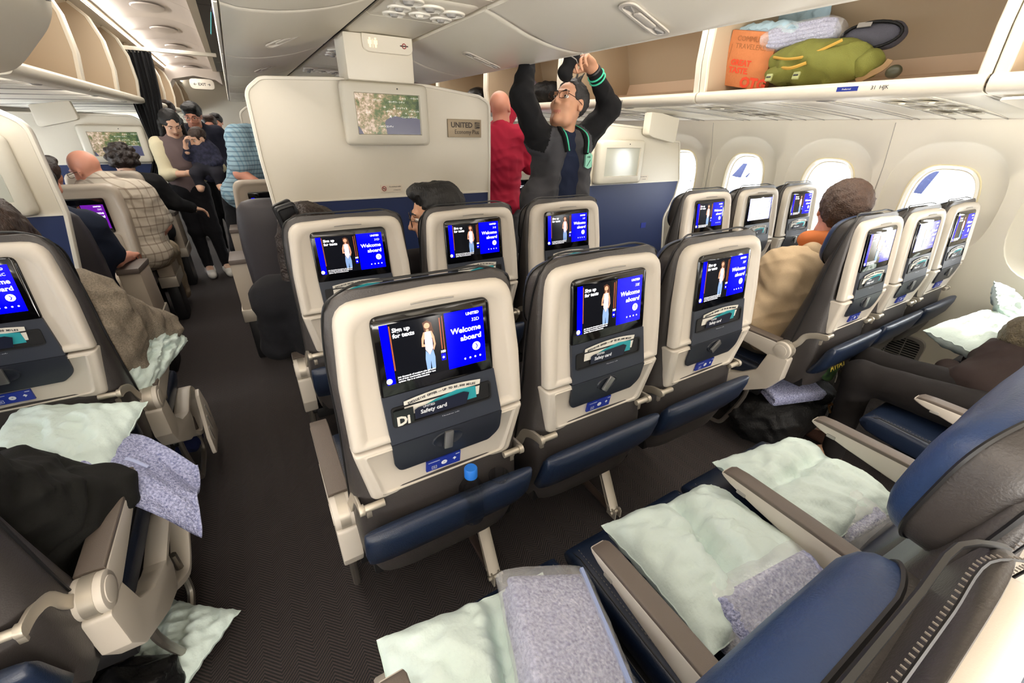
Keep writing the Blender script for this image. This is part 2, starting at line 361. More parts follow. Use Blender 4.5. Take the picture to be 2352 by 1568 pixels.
# ---------------- service panels above the side seats ----------------
psu_edges = [-.6, -.1, .37, .62, .775, .875, .975, 1.13, 1.165, 1.36, 1.43, 1.63, 1.745, 1.84, 1.94, 2.15, 2.2, 2.55, 2.6, 2.95, 3.05, 3.15, 3.6, 4.2, 5, 6, 7, 8, 9.5, 12]
LTG = mat('lamp_recess', C_(176, 168, 148), .5)
def psu_z(x): return 1.607 - (x - 2.2) / 1.16 * .05
for side in (1, -1):
    X = (lambda x: x) if side > 0 else mx
    root = struct('trim_%d' % (1 if side > 0 else 2), None)
    for a, b in zip(psu_edges, psu_edges[1:]):
        sec = [(2.2, 1.607), (2.5, 1.600), (2.9, 1.588), (3.2, 1.570), (3.37, 1.556), (3.37, 1.60), (2.2, 1.65)]
        # panels shear slightly so the joints curve like the moulding
        sh = lambda x: (x - 2.2) * .0
        m = MB().loft([[(X(x), a + .003 + sh(x), z) for x, z in sec], [(X(x), b - .003 + sh(x), z) for x, z in sec]])
        link('panel', m.mesh('panel', WALLM, bevel=.002), root)
        link('panel_joint', MB().tube([(X(x), a + .03 * math.sin((x - 2.2) * 2.7), z - .002) for x, z in sec[:5]], .0022, 4).mesh('panel_joint', GREYM), root)
    if side > 0:
        for (c1, c2) in ((.825, .925), (1.79, 1.89), (2.76, 2.86)):
            for c in (c1, c2):
                for (x, rx, ry) in ((2.50, .085, .036), (2.78, .06, .036), (3.02, .07, .036)):
                    z = 1.607 - (x - 2.2) * .043
                    f = MB(); ring = lambda r, dz: [(x + rx * r * math.cos(t), c + ry * r * math.sin(t), z + dz) for t in [2 * math.pi * j / 20 for j in range(20)]]
                    f.loft([ring(1.08, -.001), ring(1.04, -.003), ring(.94, -.003), ring(.80, .001)], cap=(False, True))
                    lt = link('reading_light', f.mesh('reading_light', LTG), root)
                    link('nozzle', MB().lathe([(.001, -.004), (.010, -.004), (.014, .002)], 12, (x, c, z - .001)).mesh('nozzle', TRIMW), lt)
        x, c = 2.85, .5
        f = MB(); sp = rrect(2.35, .40, 3.2, .60, .07)
        f.loft([[(px, py, psu_z(px) - .004) for px, py in sp], [(px, py, psu_z(px) - .012) for px, py in sp], [(2.78 + (px - 2.78) * .9, .5 + (py - .5) * .8, psu_z(px) - .006) for px, py in sp]], cap=(False, True))
        link('oxygen_door', f.mesh('oxygen_door', WALLM), root)
# ---------------- side bins (open buckets) ----------------
BYR = [-3.0, -1.8, -.62, .58, 1.69, 2.9, 4.08, 5.28, 6.48, 7.7, 9.0, 10.5, 11.9]
BYL = [-3.0, -1.8, -.62, .58, 1.3, 2.45, 3.55, 4.5, 5.45, 6.4, 7.4, 8.6, 10.2, 11.9]
bucket = [(2.135, 1.652), (2.118, 1.640), (2.118, 1.615), (2.135, 1.600), (2.19, 1.594), (2.40, 1.63), (2.75, 1.69), (3.0, 1.76)]
bin_in = [(2.135, 1.652), (2.150, 1.648), (2.155, 1.628), (2.4, 1.66), (2.68, 1.715), (2.76, 1.722)]
bin_bk = [(2.76, 1.722), (2.78, 1.79)]
bin_up = [(2.78, 1.79), (2.70, 2.06), (2.30, 2.20), (2.16, 2.20)]
def loftxz(sec, y0, y1, X, thick=.004):
    P = [(X(x), z) for x, z in sec]
    return MB().loft([[(x, y0, z) for x, z in P], [(x, y1, z) for x, z in P]], cap=(False, False), closed=False)
def tslab(sec, th, y0, y1, X):
    """thin slab following a section, offset by th outward"""
    out = []
    for i, (x, z) in enumerate(sec):
        a = sec[max(i - 1, 0)]; b = sec[min(i + 1, len(sec) - 1)]; t = Vector((b[0] - a[0], b[1] - a[1])).normalized(); out.append((x + t.y * th, z - t.x * th))
    poly = [(X(x), z) for x, z in sec + out[::-1]]
    return MB().prism(poly, 'y', y0, y1)
bin_no = {1: ['above the row with the pillows', 'holding the green backpack and paper bag', 'empty, behind the man in the varsity jacket', 'with a black and yellow bag behind the man in the varsity jacket', 'behind the bald man in red'],
          }
def side_bin(side, y0, y1, i, lab, closed=False):
    X = (lambda x: x) if side > 0 else mx
    t = thing('overhead_bin', lab, 'luggage bin', (0, 0, 0), group=None)
    a, b = y0 + .004, y1 - .004
    if closed:
        face = cat([(2.19, 1.594), (2.105, 1.618), (2.02, 1.70), (1.965, 1.765), (1.94, 1.83), (1.945, 1.92), (1.99, 2.02), (2.09, 2.12), (2.24, 2.19)], 5)
        link('bin_door', tslab(face, .02, a, b, X).mesh('bin_door', BINM), t)
        link('latch', MB().prism(rrect(-.06, -.02, .06, .02, .012), 'x', -.006, .006).mesh('latch', GREYM), t, (X(1.932), b - .12, 1.84))
        return t
    face = cat(bucket[:5], 4) + bucket[5:]
    link('bucket_lip', tslab(face, -.012, a, b, X).mesh('bucket_lip', BINM), t)
    link('lip_strip', tslab([(2.150, 1.650), (2.158, 1.628)], .006, a, b, X).mesh('lip_strip', GREYM), t)
    link('bucket', tslab(bin_in[2:], .01, a, b, X).mesh('bucket', BINLT), t)
    link('bucket_back', tslab(bin_bk, .01, a, b, X).mesh('bucket_back', BINLT), t)
    link('bin_lining', tslab(bin_up, .012, a, b, X).mesh('bin_lining', BININ), t)
    sw = [(2.15, 1.64), (2.4, 1.66), (2.76, 1.722), (2.78, 1.79), (2.70, 2.06), (2.30, 2.19), (2.26, 2.17), (2.17, 2.08), (2.13, 1.95), (2.125, 1.78)]
    for (c, d) in ((a, a + .03), (b - .03, b)):
        link('side_panel', MB().prism([(X(x), z) for x, z in sw], 'y', c, d).mesh('side_panel', BININ), t)
        if side < 0 and i == 5 and c > a + .1: link('hinge_bracket', MB().box((X(2.42), c - .008, 1.71), (.05, .018, .05)).box((X(2.40), c - .012, 1.745), (.03, .02, .03), rot=(0, .5, 0)).mesh('hinge_bracket', BINLT, bevel=.004), t)
        link('panel_edge', MB().tube([(X(x), (c + d) / 2, z) for x, z in ((2.145, 1.65), (2.125, 1.78), (2.13, 1.95), (2.17, 2.08), (2.24, 2.15))], .01, 6, flat=(.034, .02)).mesh('panel_edge', BINM), t)
    # drain / latch eye on the underside and a small hinge on the wall
    link('latch_eye', MB().ell((X(2.19), (a * .55 + b * .45), 1.596), (.018, .045, .006)).mesh('latch_eye', GREYM), t)
    return t
rl = ['open luggage bin above the near window seats, mostly out of view', 'open luggage bin above the near window seats, nearest on the right wall', 'open luggage bin at upper right holding the green backpack and paper bag', 'empty open luggage bin right of the man in the varsity jacket', 'open luggage bin holding the black and yellow bag', 'open luggage bin above the bald man in red',
      'open luggage bin beyond the bald man in red', 'open luggage bin far ahead on the right wall']
for i in range(1, 8): side_bin(1, BYR[i], BYR[i + 1], i, rl[i])
ll = ['', '', '', '', 'closed curved luggage bin at the top left corner', 'open luggage bin with bare beige panel at upper left', 'open luggage bin holding a black bag at upper left', 'open luggage bin just before the black curtain', 'luggage bin behind the black curtain', 'second luggage bin beyond the black curtain', 'third luggage bin beyond the black curtain', 'fourth luggage bin beyond the black curtain', 'last luggage bin far down the left aisle']
for i in range(2, 13):
    if i < 13 and i < len(BYL) - 1: side_bin(-1, BYL[i], BYL[i + 1], i, ll[i] or 'closed curved luggage bin outside the left of the view, bay %s' % 'ab'[i % 2], closed=(i <= 4))
# strip behind bin tops + aisle ceiling (both aisles)
def aisle_ceiling(side):
    X = mx if side < 0 else (lambda x: x)
    nm = 'ceiling_panel_row'
    t = struct('trim_%d' % (3 if side < 0 else 4), None)
    ys = [-2.6, -1.4, -.2, 1.0, 2.2, 3.4, 4.6, 5.5, 6.7, 7.9, 9.0, 10.5, 12]
    for a, b in zip(ys, ys[1:]):
        sec = cat([(1.56, 2.19), (1.62, 2.225), (1.76, 2.262), (1.95, 2.262), (2.10, 2.235), (2.165, 2.215)], 4)
        p = MB(); P = [(X(x), z) for x, z in sec]
        rings = []
        for k in range(9):
            u = k / 8; dz = .012 * math.sin(math.pi * u) ** .5
            rings.append([(x, a + .003 + (b - a - .006) * u, z + dz) for x, z in P])
        p.loft(rings, cap=(False, False), closed=False); pl = link('panel', p.mesh('panel', CEILM), t)
        e = MB(); cy = (a + b) / 2; cx = X(1.86)
        ring = lambda r, dz: [(cx + .10 * r * math.cos(q), cy + .16 * r * math.sin(q), 2.268 + dz) for q in [2 * math.pi * j / 24 for j in range(24)]]
        e.loft([ring(1.1, -.004), ring(1.05, -.012), ring(.95, -.013)], cap=(False, True)); link('raised_oval', e.mesh('raised_oval', CEILM), pl)
    # cove with its lamp, slotted air outlet and dark gap
    link('cove_lamp', MB().box((X(2.178), 4.7, 2.203), (.010, 14.6, .022)).mesh('cove_lamp', COVE), t)
    link('cove_trim', MB().prism([(X(x), z) for x, z in ((2.178, 2.172), (2.20, 2.160), (2.245, 2.158), (2.245, 2.178), (2.20, 2.186), (2.19, 2.19))], 'y', Y0, Y1).mesh('cove_trim', TRIMW), t)
    sl = MB().box((0, 0, 0), (.016, .26, .012)).mesh('air_slot', DKGAP)
    if side < 0:
        for k in range(34): link('air_slot', sl, t, (X(2.268), .3 + k * .30, 2.153))
    link('vent_rail', MB().prism([(X(x), z) for x, z in ((2.245, 2.145), (2.31, 2.125), (2.31, 2.155), (2.245, 2.175))], 'y', Y0, Y1).mesh('vent_rail', TRIMW), t)
    link('inner_rail', MB().prism([(X(x), z) for x, z in ((1.512, 2.170), (1.567, 2.175), (1.567, 2.195), (1.512, 2.195))], 'y', Y0, Y1).mesh('inner_rail', TRIMW), t)
COVE = mat('cove_lamp', (1, .93, .84), .5, emit=14)
aisle_ceiling(-1); aisle_ceiling(1)
# ---------------- centre overhead ----------------
BYC = [-3.0, -1.8, -.62, .56, 1.76, 2.97, 4.15, 5.3, 6.5, 7.7, 9.0, 10.5]
for i in range(2, 10):
    y0, y1 = BYC[i] + .003, BYC[i + 1] - .003
    where = ['outside the view', 'over the pillow row', 'over the seat screens, nearest', 'beside the toilet sign', 'above the standing man in red', 'far ahead past the screen wall', 'farther ahead, fourth past the screen wall', 'last in the row far ahead', 'e', 'f'][i - 2 + (0 if i > 2 else 0)]
    # right-hand side: closed
    t = thing('overhead_bin', 'closed centre luggage bin opening to the right aisle, ' + where, 'luggage bin')
    sec = cat([(.922, 1.860), (.98, 1.845), (1.12, 1.80), (1.26, 1.772), (1.36, 1.764)], 5) + [(1.395, 1.765), (1.412, 1.775), (1.412, 1.79), (1.40, 1.90), (1.40, 2.17), (.922, 2.17)]
    m = MB(); rings = []
    for k, (y, ins) in enumerate(((y0, .006), (y0 + .006, .001), (y0 + .03, 0), (y1 - .03, 0), (y1 - .006, .001), (y1, .006))):
        rings.append([(x, y, z + ins) for x, z in sec])
    link('bin_door', m.loft(rings).mesh('bin_door', BINM, ang=50), t)
    link('edge_trim', MB().tube([(1.405, y0, 1.772), (1.405, y1, 1.772)], .009, 8).mesh('edge_trim', TRIMW), t)
    lp = rrect(-.115, -.032, .115, .032, .03, 5); q = MB(); cy = (y0 + y1) / 2 + (.045 if i != 4 else -.02)
    # latch: recessed plate with paddle
    L0 = link('latch', q.loft([[(*p, .0) for p in lp], [(*p, -.005) for p in lp], [(p[0] * .9, p[1] * .75, -.005) for p in lp], [(p[0] * .85, p[1] * .6, .001) for p in lp]], cap=(False, True)).mesh('latch', WHITE), t, (1.2, cy, 1.7795), (0, math.radians(13), math.radians(8)))
    link('paddle', MB().prism(rrect(-.05, -.014, .05, .014, .01), 'z', -.006, .0).mesh('paddle', WHITE, bevel=.002), L0)
    link('paddle', MB().prism([(-.095, -.012), (-.06, 0), (-.095, .012)], 'z', -.006, 0).mesh('paddle', GREYM), L0)
    link('paddle', MB().prism([(.095, -.012), (.06, 0), (.095, .012)], 'z', -.006, 0).mesh('paddle', GREYM), L0)
    # left-hand side: bucket, open towards the left aisle
    t = thing('overhead_bin', 'centre luggage bin opening to the left aisle, ' + where, 'luggage bin')
    secL = [(mx(x), z) for x, z in cat([(.948, 1.860), (.99, 1.842), (1.12, 1.80), (1.26, 1.772), (1.36, 1.764)], 5)] + [(.085, 1.765), (.045, 1.772), (.04, 1.79), (.052, 1.812), (.075, 1.81), (.08, 1.79), (.3, 1.80), (.532, 1.885)]
    rings = [[(x, y, z + ins) for x, z in secL] for y, ins in ((y0, .006), (y0 + .006, .001), (y0 + .03, 0), (y1 - .03, 0), (y1 - .006, .001), (y1, .006))]
    link('bucket', MB().loft(rings).mesh('bucket', BINM, ang=50), t)
    link('edge_trim', MB().box((.033, (y0 + y1) / 2, 1.795), (.012, y1 - y0 - .01, .045)).mesh('edge_trim', TRIMW, bevel=.004), t)
    for c in (y0 + .01, y1 - .01): link('side_panel', MB().prism([(.085, 1.80), (.3, 1.806), (.54, 1.888), (.54, 2.16), (.07, 2.16)], 'y', c - .006, c + .006).mesh('side_panel', BLACK), t)
    link('bin_lining', MB().box((.545, (y0 + y1) / 2, 2.03), (.01, y1 - y0, .30)).mesh('bin_lining', BLACK), t)
    link('bin_top', MB().box((.25, (y0 + y1) / 2, 2.178), (.60, y1 - y0, .01)).mesh('bin_top', BLACK), t)
    for k, s in ((.5, 1),):
        L0 = link('latch', MB().loft([[(*p, .0) for p in lp], [(*p, -.005) for p in lp], [(p[0] * .9, p[1] * .75, -.005) for p in lp], [(p[0] * .85, p[1] * .6, .001) for p in lp]], cap=(False, True)).mesh('latch', WHITE), t, (.262, (y0 + y1) / 2, 1.779), (0, math.radians(-13), math.radians(-50)), scale=(.8, .7, 1))
        link('paddle', MB().prism(rrect(-.05, -.014, .05, .014, .01), 'z', -.006, .0).mesh('paddle', WHITE, bevel=.002), L0)
    if i in (3, 4):
        link('placard', MB().box((.0265, y0 + .35 if i == 4 else y1 - .2, 1.797), (.002, .05, .03)).mesh('placard', mat('placard_blue', C_(40, 60, 130), .4)), t)
t = struct('trim_5', None)
ys = [-2.6, -1.2, .1, 1.2, 1.66, 2.13, 2.66, 3.0, 3.5, 4.0, 4.6, 5.5, 6.7, 8, 9.5, 11]
for a, b in zip(ys, ys[1:]): link('panel', MB().prism([(.566, 1.875), (.58, 1.866), (.74, 1.868), (.90, 1.866), (.913, 1.875), (.913, 1.90), (.566, 1.90)], 'y', a + .002, b - .002).mesh('panel', BINM), t)
link('dark_joint', MB().box((.549, 4.2, 1.90), (.032, 13.6, .04)).mesh('dark_joint', DKGAP), t)
link('spine_cover', MB().box((.73, 4.2, 2.185), (1.35, 13.6, .01)).mesh('spine_cover', CEILM), t)
for n_, py in enumerate((.75, 1.92, 3.25, 4.35)):
    t = thing('service_unit', 'cluster of reading lights and air nozzles in the centre ceiling spine, ' + ['out of view', 'top centre', 'beyond the toilet sign', 'farthest'][n_], 'light fixture', (.735, py, 1.866))
    link('base_plate', MB().loft([[(x, y, 0) for x, y in rrect(-.165, -.17, .165, .17, .05)], [(x, y, -.006) for x, y in rrect(-.155, -.16, .155, .16, .05)]]).mesh('base_plate', BINM), t)
    for (x, y, r) in ((-.10, -.11, .052), (-.10, .0, .042), (.0, -.06, .050), (.0, .055, .040), (.10, -.03, .050), (.10, .08, .042), (-.09, .10, .042)):
        l = link('reading_light', MB().lathe([(r * 1.1, -.004), (r * 1.05, -.012), (r * .9, -.014), (r * .62, -.004), (.001, -.003)], 20).mesh('reading_light', TRIMW), t, (x, y, 0))
        link('nozzle', MB().lathe([(.001, -.018), (r * .3, -.018), (r * .42, -.008), (r * .42, 0)], 12).mesh('nozzle', GREYM if r > .04 else TRIMW), l)
# toilet-sign column from the spine down to the screen wall
t = thing('sign_column', 'white column with lit toilet pictograms above the screen wall', 'sign', (.718, 2.54, 1.76))
link('column', MB().box((0, .10, .0055), (.345, .22, .20)).mesh('column', BINM, bevel=.012), t)
s = rpoly([(-.085, .104), (-.085, .028), (.168, .028), (.168, .104)], [.004, .035, .035, .004], 6); S = MB().loft([[(x, -.009, z) for x, z in s], [(x, -.024, z) for x, z in s], [(.041 + (x - .041) * .97, -.028, .066 + (z - .066) * .93) for x, z in s]])
sg = link('sign_plate', S.mesh('sign_plate', BINM), t)
PIC = mat('pictogram', C_(250, 235, 205), .5, emit=.55); RED = mat('red_print', C_(150, 40, 45), .5)
pm = MB()
for dx in (-.050, -.022):
    q = lambda P: pm.add([(dx + x * .62, -.0292, .062 + z * .42) for x, z in P], [tuple(range(len(P)))])
    q([(.009 * math.cos(a), .052 + .011 * math.sin(a)) for a in [k * math.pi / 5 for k in range(10)]]); q([(-.015, .038), (.015, .038), (.015, -.002), (.008, -.004), (.007, -.035), (-.007, -.035), (-.008, -.004), (-.015, -.002)])
pm.box((-.036, -.0292, .064), (.0022, .001, .036)); link('pictogram', pm.mesh('pictogram', PIC), sg)
nm = MB(); nm.tube([(.122 + .010 * math.cos(a), -.0292, .066 + .010 * math.sin(a)) for a in [k * math.pi / 8 for k in range(16)]], .002, 4, closed=True, mi=0); nm.box((.122, -.0292, .066), (.042, .001, .005), mi=1); link('no_smoking_mark', nm.mesh('no_smoking_mark', [RED, BLACK]), sg)
# ---------------- economy seat ----------------
def leather(name, col, rough=.36):
    m = mat(name, col, rough, bump=.12, bs=330, noise=.18, ns=9); return m
LEA_N = leather('navy_leather', C_(24, 36, 58)); LEA_D = leather('charcoal_leather', C_(60, 56, 55), .42); LEA_B = leather('blue_headrest_leather', C_(36, 58, 98), .38)
SLATE = mat('slate_plastic', C_(42, 47, 58), .45, bump=.05, bs=800); TRAYM = mat('tray_plastic', C_(30, 34, 44), .4, bump=.04, bs=800)
PAD = mat('armrest_pad', C_(98, 88, 80), .5, bump=.15, bs=600); THREAD = mat('thread', C_(112, 106, 100), .7)
SILV = mat('silver_latch', C_(150, 150, 150), .3, .8); PLAC = mat('blue_placard', C_(22, 44, 140), .45); INKW = mat('white_print', C_(225, 228, 235), .5)
INKG = mat('grey_print', C_(120, 116, 108), .6)
SCR_BLUE = mat('screen_blue', (.0, .0, 1.), .12, emit=1.25); SCR_DK = mat('screen_dark', C_(14, 15, 20), .12, emit=.7); SCR_W = mat('screen_white', (.95, .95, 1), .12, emit=1.25)
SCR_SKIN = mat('screen_skin', C_(205, 150, 120), .2, emit=1.0); SCR_TOP = mat('screen_lilac', C_(232, 205, 225), .2, emit=1.1); SCR_JEAN = mat('screen_denim', C_(120, 150, 195), .2, emit=1.0)
SCR_HAIR = mat('screen_hair', C_(80, 50, 36), .2, emit=.7); SCR_RED = mat('screen_rust', C_(150, 80, 55), .2, emit=.7); SCR_PURP = mat('screen_purple', C_(92, 22, 138), .12, emit=1.25)
SCR_CY = mat('screen_cyan', C_(60, 190, 225), .2, emit=1.1)
def lean(z): return (z - .86) * .125 if z > .86 else (.86 - z) * .12
def outl(i, zlo, zhi, arch=.008, n=5, w=.203):
    P = [(-w + i, zlo + i * .6), (w - i, zlo + i * .6), (w - .002 - i, 1.0), (w - .017 - i, zhi - i), (0, zhi + arch - i), (-w + .017 + i, zhi - i), (-w + .002 + i, 1.0)]
    return rpoly(P, [.006, .006, .25, .05, .25, .05, .25], n)
def R3(p, y): return (p[0], y + lean(p[1]), p[1])
def seat_meshes():
    S = {}
    m = MB(); zl, zh = .862, 1.168
    ring = lambda i, y: [R3(p, y) for p in outl(i, zl, zh)]
    m.loft([ring(0, .030), ring(0, .016), ring(.003, .006), ring(.009, .0), ring(.022, 0), ring(.030, .004), ring(.034, .007)], cap=(False, True)); S['back_shell'] = m.mesh('back_shell', WHITE, ang=60)
    m = MB()
    def lo(i, y, j=0):
        P = [(-.178 + i, .700 + i * .8), (.178 - i, .700 + i * .8), (.203 - i, .857 - i * .4), (-.203 + i, .857 - i * .4)]
        return [R3(p, y) for p in rpoly(P, [.02, .02, .006, .006], 5)]
    m.loft([lo(0, .06), lo(0, .010), lo(.004, .002), lo(.012, .0), lo(.018, .0), lo(.021, -.003), lo(.024, -.003), lo(.027, .002)], cap=(False, True)); S['lower_shell'] = m.mesh('lower_shell', WHITE, ang=60)
    # black unit
    y = .004
    def plate(poly, y0, y1, inset=.003, mats=BLACK, nm='plate'):
        cx = sum(p[0] for p in poly) / len(poly); cz = sum(p[1] for p in poly) / len(poly)
        sc = lambda p, k: (cx + (p[0] - cx) * k, cz + (p[1] - cz) * k)
        k = 1 - inset * 8
        return MB().loft([[R3(p, y0) for p in poly], [R3(p, y1 + .002) for p in poly], [R3(sc(p, k), y1) for p in poly]], cap=(False, True)).mesh(nm, mats, ang=60)
    S['monitor'] = plate(rpoly([(-.129, .970), (.126, .970), (.125, 1.138), (-.127, 1.138)], [.006, .006, .018, .018], 5), .018, -.001, mats=GLOSSB, nm='monitor')
    m = MB(); sl = MB()
    P = rpoly([(-.125, .8605), (.139, .8605), (.126, .972), (-.129, .972)], .002, 3); m.loft([[R3(p, .018) for p in P], [R3(p, -.002) for p in P]], cap=(False, True)); S['pocket_panel'] = m.mesh('pocket_panel', SLATE, ang=60)
    m = MB(); P = rrect(-.116, .900, .114, .946, .008, 4); Q = rrect(-.112, .904, .110, .942, .006, 4)
    m.loft([[R3(p, -.001) for p in P], [R3(p, -.0055) for p in P], [R3(p, -.0055) for p in Q], [R3(p, -.0022) for p in Q]], cap=(False, True)); S['pocket_rim'] = m.mesh('pocket_rim', BLACK, ang=60)
    P = rpoly([(-.113, .777), (.108, .777), (.138, .800), (.140, .8595), (-.125, .8595), (-.123, .80)], [.02, .02, .04, .002, .002, .02], 5)
    m = MB(); m.loft([[R3(p, .016) for p in P], [R3(p, -.0045) for p in P]], cap=(False, True)); S['tray_table'] = m.mesh('tray_table', TRAYM, bevel=.0015, ang=50)
    m = MB(); e = lambda k, yy: [R3((.0 + .035 * k * math.cos(t), .831 + .021 * k * math.sin(t)), yy) for t in [2 * math.pi * j / 24 for j in range(24)]]
    m.loft([e(1.06, -.004), e(1.0, -.008), e(.9, -.007), e(.75, -.005)], cap=(False, True)); S['latch_cup'] = m.mesh('latch_cup', TRAYM, ang=60)
    S['latch'] = MB().box((0, -.011, 0), (.021, .008, .046)).mesh('latch', SILV, bevel=.003)
    # placard with icons
    m = MB(); A = [(-.053, .741), (.032, .739), (.033, .774), (-.052, .772)]; m.loft([[R3(p, .001) for p in A], [R3(p, -.0045) for p in A]], cap=(False, True), mi=0)
    def ic(poly, mi=1): m.add([R3(p, -.0052) for p in poly], [tuple(range(len(poly)))], mi)
    for (cx, cz) in ((-.034, .750),):
        for a, b, c, d in ((-.006, -.005, .006, -.004), (-.006, .004, .006, .005), (-.006, -.005, -.005, .005), (.005, -.005, .006, .005), (-.003, -.001, .003, .001)): ic([(cx + a, cz + b), (cx + c, cz + b), (cx + c, cz + d), (cx + a, cz + d)])
    ic([(-.009 + .0075 * math.cos(t), .756 + .0065 * math.sin(t)) for t in [k * math.pi / 6 for k in range(12)]]); ic([(-.011, .757), (-.007, .757), (-.007, .755), (-.011, .755)], 0)
    ic([(.012, .757), (.016, .755), (.016, .751), (.022, .757), (.017, .762), (.014, .759)])
    ic([(-.048, .767), (-.02, .767), (-.02, .7685), (-.048, .7685)]); ic([(.02, .768), (.03, .768), (.03, .770), (.02, .770)])
    S['placard'] = m.mesh('placard', [PLAC, INKW], smooth=False)
    # small lettering on shell
    m = MB(); put_text(m, 'Fasten seat belt while seated', .0062, (-.155, .0155, .716)); put_text(m, 'Life vest under your seat', .0062, (.065, .0155, .716)); put_text(m, 'Literature only', .0068, (-.008, .0022, .889), mi=1, bold=.0001)
    S['lettering'] = m.mesh('lettering', [INKG, INKW], smooth=False)
    m = MB(); m.tube([(-.045 + .09 * k / 8, lean(1.152) - .001, 1.1525 + .0015 * math.sin(math.pi * k / 8)) for k in range(9)], .0018, 5); S['screen_hood'] = m.mesh('screen_hood', GREYM)
    # backrest cushion: horizontal slices
    prof = [(.44, .235, .02, .205), (.50, .24, .0, .215), (.58, .225, .0, .218), (.66, .20, .01, .216), (.75, .178, .02, .213), (.86, .155, .03, .210), (.95, .142, .035, .210), (1.03, .124, .04, .210), (1.10, .106, .045, .206), (1.150, .092, .046, .199), (1.174, .086, .050, .184), (1.187, .078, .058, .155)]
    m = MB(); rings = []; n = 28
    for z, yf, yb, w in prof:
        yb2 = (yb if z < .8 else .022 + lean(z)); r = []
        for j in range(n):
            a = 2 * math.pi * j / n; c, s = math.cos(a), math.sin(a); x = w * (abs(c) ** .45) * (1 if c > 0 else -1)
            yc = (yf + yb2) / 2; h = (yf - yb2) / 2; yy = yc + h * (abs(s) ** .5) * (1 if s > 0 else -1)
            if s > .3: yy -= .014 * (1 - (x / w) ** 2) ** 1.5 * (1 if z > .55 else 0)
            r.append((x, yy, z))
        rings.append(r)
    m.loft(rings, cap=(True, True))
    me = m.mesh('backrest', [LEA_D, LEA_N], ang=70)
    for p in me.polygons:
        if abs(p.center.x) < .17 and p.normal.y > .5 and p.center.z < 1.02: p.material_index = 1
    S['backrest'] = me
    # piping + stitches along the backrest sides/top
    path = [(sx * .205, .105, z) for sx, z in ()]
    side = lambda s: [(s * (w + .0), yb + (yf - yb) * .62, z) for z, yf, yb, w in prof[1:-1]]
    pp = side(-1) + [(x, .092, 1.19) for x in (-.13, -.06, 0, .06, .13)] + side(1)[::-1]
    S['piping'] = MB().tube(cat(pp, 3), .003, 5).mesh('piping', BLACK)
    st = MB(); ppb = cat([(x * .992, y - .016, z + (.0012 if z > 1.1 else 0)) for x, y, z in pp], 5)
    st.tube(ppb, .0012, 4, mi=0)
    for q in cat(ppb[10:-10], 2): st.box((q[0], q[1] + .003, q[2]), (.001, .003, .001), mi=1)
    S['back_stitching'] = st.mesh('back_stitching', [BLACK, THREAD])
    # headrest
    def headrest(sc=1.):
        m = MB(); rings = []; N = 36; W_, H_ = .198, .105
        for k, (t, kk) in enumerate(((-.004, .82), (.0, .93), (.006, .98), (.018, 1.0), (.036, 1.0), (.050, .975), (.062, .925), (.072, .85), (.079, .72), (.084, .48), (.085, .15))):
            r = []
            for j in range(N):
                a = 2 * math.pi * j / N; c, s = math.cos(a), math.sin(a); x = W_ * kk * abs(c) ** .5 * (1 if c > 0 else -1); z = H_ * (kk if kk > .9 else kk * .96) * abs(s) ** .55 * (1 if s > 0 else -1)
                wing = .022 * max(0, (abs(x) / W_ - .55) / .45) ** 1.5
                r.append((x, t + wing * min(1, t / .04) + .006 * math.sin(x * 160) * 0, z))
            rings.append(r)
        m.loft(rings); me = m.mesh('headrest', [LEA_D, LEA_B], ang=70)
        for p in me.polygons:
            if p.index // N >= 4 and p.index < N * 11: p.material_index = 1
        return me
    S['headrest'] = headrest()
    m = MB(); P = [(.199 * abs(math.cos(a)) ** .5 * (1 if math.cos(a) > 0 else -1), 0, 0.1055 * abs(math.sin(a)) ** .55 * (1 if math.sin(a) > 0 else -1)) for a in [2 * math.pi * j / 60 for j in range(60)]]
    P = [(x * 1.0, 0.036 + .022 * .9 * max(0, (abs(x) / .198 - .55) / .45) ** 1.5, z * 1.0) for x, _, z in P]
    m.tube(P, .0026, 5, closed=True)
    S['headrest_seam'] = m.mesh('headrest_seam', BLACK)
    # cushion
    m = MB(); rings = []; cp = [(.17, .40, .45), (.20, .37, .462), (.30, .365, .458), (.45, .365, .458), (.56, .37, .466), (.62, .38, .468), (.645, .40, .455), (.652, .42, .44)]
    for y, z0, z1 in cp:
        r = []; 
        for j in range(24):
            a = 2 * math.pi * (j + .5) / 24; c, s = math.cos(a), math.sin(a); x = .222 * abs(c) ** .3 * (1 if c > 0 else -1); zc = (z0 + z1) / 2; h = (z1 - z0) / 2
            z = zc + h * abs(s) ** .35 * (1 if s > 0 else -1)
            if s > 0 and abs(x) < .2: z -= .006 * (1 - (x / .2) ** 2)
            r.append((x, y, z))
        rings.append(r)
    m.loft(rings); S['seat_cushion'] = m.mesh('seat_cushion', LEA_N, ang=60)
    for sx, k_ in ((-1, 'cushion_seam_l'), (1, 'cushion_seam_r')):
        m = MB(); m.tube([(sx * .212, y, z - .001) for y, z in ((.2, .460), (.35, .457), (.5, .461), (.6, .466), (.64, .45))], .0018, 5, mi=0); S[k_] = m.mesh('cushion_seam', BLACK)
    m = MB()
    for sx in (-1, 1):
        for k in range(44): m.box((sx * .198, .2 + k * .0098, .4625 if k > 30 else .459), (.0014, .005, .0012))
    S['stitching'] = m.mesh('stitching', THREAD)
    # base frame, rear pocket, belts
    m = MB(); m.box((0, .36, .33), (.44, .34, .05)); m.cyl((-.235, .24, .33), (.235, .24, .33), .022, 12); m.cyl((-.235, .50, .33), (.235, .50, .33), .022, 12); m.box((0, .11, .50), (.40, .14, .13)); S['base_frame'] = m.mesh('base_frame', BLACK, bevel=.006)
    m = MB(); rings = []
